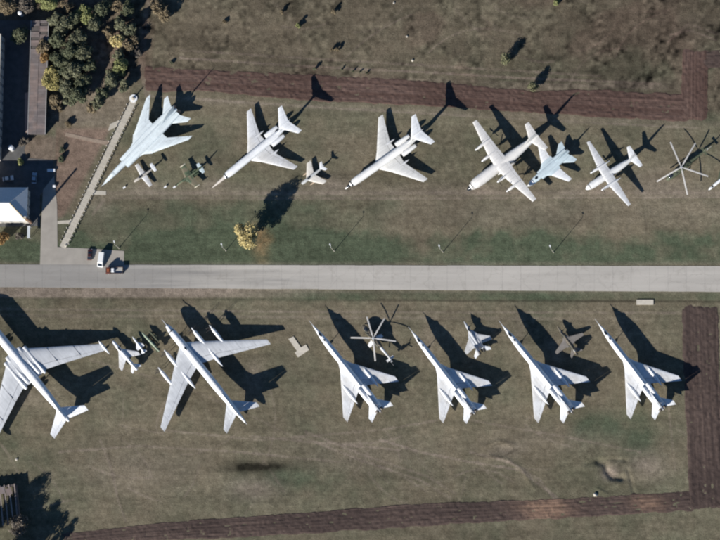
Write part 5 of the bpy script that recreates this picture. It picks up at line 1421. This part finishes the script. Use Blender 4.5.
# ------------------------------------------------------------------ street furniture
def lamp(px, py, lab, h=8.4):
    p = on(px, py)
    r = empty('lamp_post', (p[0], p[1], p[2] - .03))
    mb = MB(); mb.tube((0, 0, 0), (0, 0, h), .13, .07, 10); mb.build('pole', PALE, r)
    mb = MB(); mb.tube((0, 0, 0), (0, 0, .5), .24, .20, 10); mb.build('base', PALE, r)
    mb = MB(); mb.tube((0, 0, h - .1), (-.25, .9, h + .25), .05, .04, 8); mb.build('arm', WHITE2, r)
    mb = MB(); mb.box((-.33, 1.15, h + .28), (.42, .75, .16), rz=.28, bev=.05); hd = mb.build('lamp_head', WHITE, r)
    mb = MB(); mb.box((-.33, 1.15, h + .18), (.32, .6, .05), rz=.28); mb.build('lens', mat('lamp_lens', (.6, .6, .58), .2, .05, 1), hd)
    tag(r, lab, 'street lamp', 'street lamps along the road')


lamp(119, 248, 'street lamp beside the parked truck')
lamp(226, 250.5, 'street lamp just left of the golden tree')
lamp(334.3, 251, 'street lamp right of the golden tree')
lamp(443, 252, 'street lamp in the verge below the four-propeller transport, left of two')
lamp(553.5, 252.3, 'rightmost street lamp in the green verge')


def bollards():
    mb = MB(); mb.tube((0, 0, 0), (0, 0, .95), .20, .17, 8); mb.tube((0, 0, .95), (0, 0, 1.1), .24, .14, 8)
    mpost = mat('bollard_paint', (0.40, 0.38, 0.34), .7, .2, 2.0)
    me = None
    for side, lab in ((1, 'low concrete bollard on the west side of the walkway'), (-1, 'low concrete bollard on the aircraft side of the walkway')):
        n = 34
        for i in range(n):
            t = 6 + (WL - 12) * i / (n - 1)
            px = P0[0] + ux * t + nx_ * 4.3 * side; py = P0[1] + uy * t + ny_ * 4.3 * side
            p = on(px, py)
            if me is None:
                o = mb.build('bollard', mpost); me = o.data
            else:
                o = bpy.data.objects.new('bollard', me); COL.objects.link(o)
            o.location = (p[0], p[1], p[2] - .04)
            k = i + 1; od = '%d%s' % (k, 'th' if 10 <= k % 100 <= 20 else {1: 'st', 2: 'nd', 3: 'rd'}.get(k % 10, 'th'))
            tag(o, '%s, %s counted from the round monument' % (lab, od), 'bollard', 'bollards ' + ('west' if side > 0 else 'east') + ' of the walkway')


bollards()

# round white monument at the head of the walkway
p = on(133.5, 98.5)
r = empty('monument', (p[0], p[1], p[2] - .03))
q = MB(); q.tube((0, 0, 0), (0, 0, .45), 1.55, 1.5, 24); q.build('basin', WHITE, r)
q = MB(); q.tube((0, 0, .45), (0, 0, .75), .75, .7, 20); q.build('plinth', PALE, r)
q = MB(); q.tube((0, 0, .75), (0, 0, 2.9), .32, .16, 12); q.build('column', PALE, r)
tag(r, 'round white monument at the head of the walkway', 'monument')


def board(px, py, lab):
    p = on(px, py)
    r = empty('information_board', (p[0], p[1], p[2] - .03), R(40), .7)
    for s in (-.5, .5):
        q = MB(); q.tube((s, 0, 0), (s, 0, .95), .05, .05, 8); q.build('post', GREYP, r)
    q = MB(); q.add([(-.75, -.4, .78), (.75, -.4, .78), (.75, .4, 1.2), (-.75, .4, 1.2), (-.75, -.4, .72), (.75, -.4, .72), (.75, .4, 1.14), (-.75, .4, 1.14)], [(0, 1, 2, 3), (7, 6, 5, 4), (0, 4, 5, 1), (1, 5, 6, 2), (2, 6, 7, 3), (3, 7, 4, 0)], False); q.build('panel', WHITE, r)
    tag(r, lab, 'sign', 'information boards in front of the aircraft')


board(124.5, 187.8, 'white information board left of the small trainer jet')
board(165.5, 187.2, 'white information board between the trainer jet and the green attack jet')
board(174.6, 187.4, 'white information board at the nose of the green attack jet')

# tanks, stones and small white things
def tank(px, py, rad, h, lab):
    p = on(px, py); r = empty('water_tank', (p[0], p[1], p[2] - .03))
    q = MB(); q.tube((0, 0, 0), (0, 0, h), rad, rad, 18); q.build('shell', WHITE2, r)
    q = MB(); q.tube((0, 0, h), (0, 0, h + .3), rad * .98, rad * .3, 18); q.build('lid', WHITE, r)
    tag(r, lab, 'tank')


tank(12.5, 149, 1.0, 3.6, 'round white tank in the yard beside the yellow-green shrub')
tank(22, 15, .8, 4.5, 'round white tank near the upper end of the long shed')


def stone(px, py, s, lab):
    p = on(px, py); g = random.Random(int(px * 7))
    bm = bmesh.new(); bmesh.ops.create_icosphere(bm, subdivisions=2, radius=s)
    for v in bm.verts: v.co *= 1 + g.uniform(-.22, .22); v.co.z *= .7
    me = bpy.data.meshes.new('stone'); bm.to_mesh(me); bm.free()
    o = link('stone', me, PALE, None, (p[0], p[1], p[2] + s * .4)); tag(o, lab, 'stone')


stone(407, 36.5, .40, 'pale stone in the upper field, upper of two')
stone(412.5, 60.5, .45, 'pale stone in the upper field, lower of two')
stone(394, 3, .42, 'pale stone at the top edge of the upper field')
stone(595.5, 494.8, .75, 'big pale boulder beside the lower ploughed strip')
stone(16.5, 459.5, .5, 'pale stone in the grass at the lower left')
stone(66, 245.5, .5, 'pale stone at the foot of the walkway')
for i, (px, py, w, d, h, lab) in enumerate(((51.5, 170.5, 3.0, 1.0, .9, 'white concrete block at the edge of the yard'), (54.5, 186.5, 1.0, .9, 1.0, 'small white concrete block beside the drive'))):
    p = on(px, py); q = MB(); q.box((0, 0, h / 2), (w, d, h), bev=.05); o = q.build('concrete_block', WHITE, None, (p[0], p[1], p[2] - .04)); tag(o, lab, 'block')


# ------------------------------------------------------------------ vehicles
def extrude(mb, prof, w, taper=None):
    """side profile (x,z) extruded across y; taper(z) gives the half width"""
    n = len(prof); vs = []
    for s in (-1, 1):
        for (x, z) in prof:
            vs.append((x, s * (taper(z) if taper else w / 2), z))
    fs = [tuple(range(n - 1, -1, -1)), tuple(range(n, 2 * n))] + [(i, (i + 1) % n, n + (i + 1) % n, n + i) for i in range(n)]
    mb.add(vs, fs, False)


def wheels(r, L, w, rad, parentmat=None, xs=None):
    for x in xs or (L * .31, -L * .30):
        for s in (-1, 1):
            q = MB(); q.tube((x, s * (w / 2 - .2), rad), (x, s * (w / 2 + .01), rad), rad, rad, 16); t = q.build('wheel', RUBBER, r)
            q = MB(); q.tube((x, s * (w / 2 + .0), rad), (x, s * (w / 2 + .025), rad), rad * .55, rad * .5, 12); q.build('rim', SILVER, t)


def car(px, py, heading, L, W, paint, lab, H=1.45):
    p = at(px, py, .7)
    r = empty('parked_car', (p.x, p.y, .03), R(heading))
    q = MB()
    extrude(q, [(-L / 2, .3), (L / 2, .3), (L / 2, .62), (L / 2 - .15, .78), (L * .22, .90), (-L * .36, .94), (-L / 2 + .05, .86)], W, lambda z: W / 2 - (.08 if z > .8 else 0))
    q.build('body', paint, r)
    q = MB(); extrude(q, [(L * .24, .88), (L * .06, H - .06), (-L * .22, H - .06), (-L * .40, .92)], W, lambda z: W / 2 - (.06 if z < 1 else .2)); q.build('windows', GLASS, r)
    q = MB(); extrude(q, [(L * .07, H - .07), (L * .05, H), (-L * .20, H), (-L * .23, H - .07)], W, lambda z: W / 2 - .2); q.build('roof', paint, r)
    for s in (-1, 1):
        q = MB(); q.box((L / 2 - .03, s * (W / 2 - .3), .62), (.12, .36, .16)); q.build('headlight', WHITE, r)
        q = MB(); q.box((-L / 2 + .02, s * (W / 2 - .25), .72), (.1, .3, .16)); q.build('tail_light', mat('red_lens', (.35, .02, .02), .3, .1, 1), r)
    wheels(r, L, W, .31)
    tag(r, lab, 'car')


MAROON = mat('maroon_paint', (0.045, 0.016, 0.018), 0.3, 0.08, 1.0, spec=.6)
car(89.8, 254.5, 88, 4.2, 1.75, MAROON, 'dark maroon car parked on the apron beside the white van')
car(34.2, 178, 86, 4.2, 1.75, mat('light_blue_car_paint', (0.30, 0.38, 0.46), .3, .06, 1, spec=.6), 'light blue car parked in the shade of the yard')
car(8, 178.5, 10, 4.2, 1.75, mat('white_car_paint', (0.62, 0.63, 0.64), .3, .05, 1, spec=.6), 'white car parked in the shade at the left edge')


def van():
    L, W, H = 5.6, 2.1, 2.35
    p = at(100.7, 259.5, 1.6); r = empty('van', (p.x, p.y, .03), R(-97))
    paint = mat('van_white_paint', (0.74, 0.75, 0.75), .35, .05, 1, spec=.5)
    q = MB(); extrude(q, [(-L / 2, .35), (L / 2, .35), (L / 2, .95), (L / 2 - .25, 1.15), (L * .27, 2.1), (L * .22, H - .05), (L * .2, H), (-L / 2 + .1, H), (-L / 2, H - .1)], W, lambda z: W / 2 - (.1 if z > 2 else 0)); q.build('body', paint, r)
    q = MB(); q.add([(L / 2 - .30, -.86, 1.20), (L / 2 - .30, .86, 1.20), (L * .28 + .02, .78, 2.06), (L * .28 + .02, -.78, 2.06), (L / 2 - .34, -.86, 1.16), (L / 2 - .34, .86, 1.16), (L * .28 - .04, .78, 2.02), (L * .28 - .04, -.78, 2.02)], [(0, 1, 2, 3), (7, 6, 5, 4), (0, 4, 5, 1), (1, 5, 6, 2), (2, 6, 7, 3), (3, 7, 4, 0)], False)
    q.v = [(x + .05, y, z + .05) for (x, y, z) in q.v]; q.build('windscreen', GLASS, r)
    for s in (-1, 1):
        q = MB(); q.box((L * .16, s * (W / 2 + .0), 1.6), (1.0, .05, .6)); q.build('side_window', GLASS, r)
        q = MB(); q.box((L / 2 + .0, s * .75, .78), (.1, .34, .2)); q.build('headlight', SILVER, r)
    wheels(r, L, W, .36)
    tag(r, 'white van standing across the road edge between car and truck', 'van')


van()


def truck():
    L, W = 6.6, 2.4
    p = at(114.5, 270.5, 1.2); r = empty('truck', (p.x, p.y, .05), R(181))
    cabm = mat('rust_red_cab_paint', (0.10, 0.03, 0.022), .4, .1, 1, spec=.5)
    q = MB(); extrude(q, [(L / 2 - 1.75, .55), (L / 2, .55), (L / 2, 1.45), (L / 2 - .2, 1.65), (L / 2 - .45, 2.45), (L / 2 - .6, 2.55), (L / 2 - 1.75, 2.55)], W, lambda z: W / 2 - (.12 if z > 2.3 else 0)); cab = q.build('cab', cabm, r)
    q = MB(); q.box((L / 2 - .28, 0, 2.05), (.10, 1.9, .7)); q.build('windscreen', GLASS, cab)
    q = MB(); q.box((L / 2 - 1.1, 0, 2.62), (.9, 1.3, .14), bev=.04); q.build('roof_hatch', mat('orange_roof_paint', (.24, .075, .03), .5, .1, 1), cab)
    q = MB(); q.box((-.9, 0, .72), (4.8, 1.0, .26)); q.build('chassis', DARKM, r)
    q = MB(); q.box((-.95, 0, 1.0), (4.5, W, .14)); bed = q.build('load_bed', mat('grey_bed', (.34, .34, .33), .7, .15, 1), r)
    for (c, d) in (((-.95, W / 2 - .04, 1.36), (4.5, .07, .6)), ((-.95, -W / 2 + .04, 1.36), (4.5, .07, .6)), ((1.27, 0, 1.46), (.07, W - .16, .8)), ((-3.17, 0, 1.36), (.07, W - .16, .6))):
        q = MB(); q.box(c, d); q.build('side_board', mat('brown_board', (.10, .065, .05), .7, .15, 1), bed)
    q = MB(); q.box((.62, -.05, 1.62), (1.1, 1.5, 1.1), bev=.08); q.build('white_crate', WHITE, bed)
    for s in (-1, 1):
        q = MB(); q.box((L / 2 + .02, s * .85, .85), (.08, .3, .22)); q.build('headlight', SILVER, cab)
    wheels(r, L, W, .48, xs=(L / 2 - .9, -1.6, -2.65))
    tag(r, 'truck with a rust red cab and open bed parked at the road edge', 'truck')


truck()
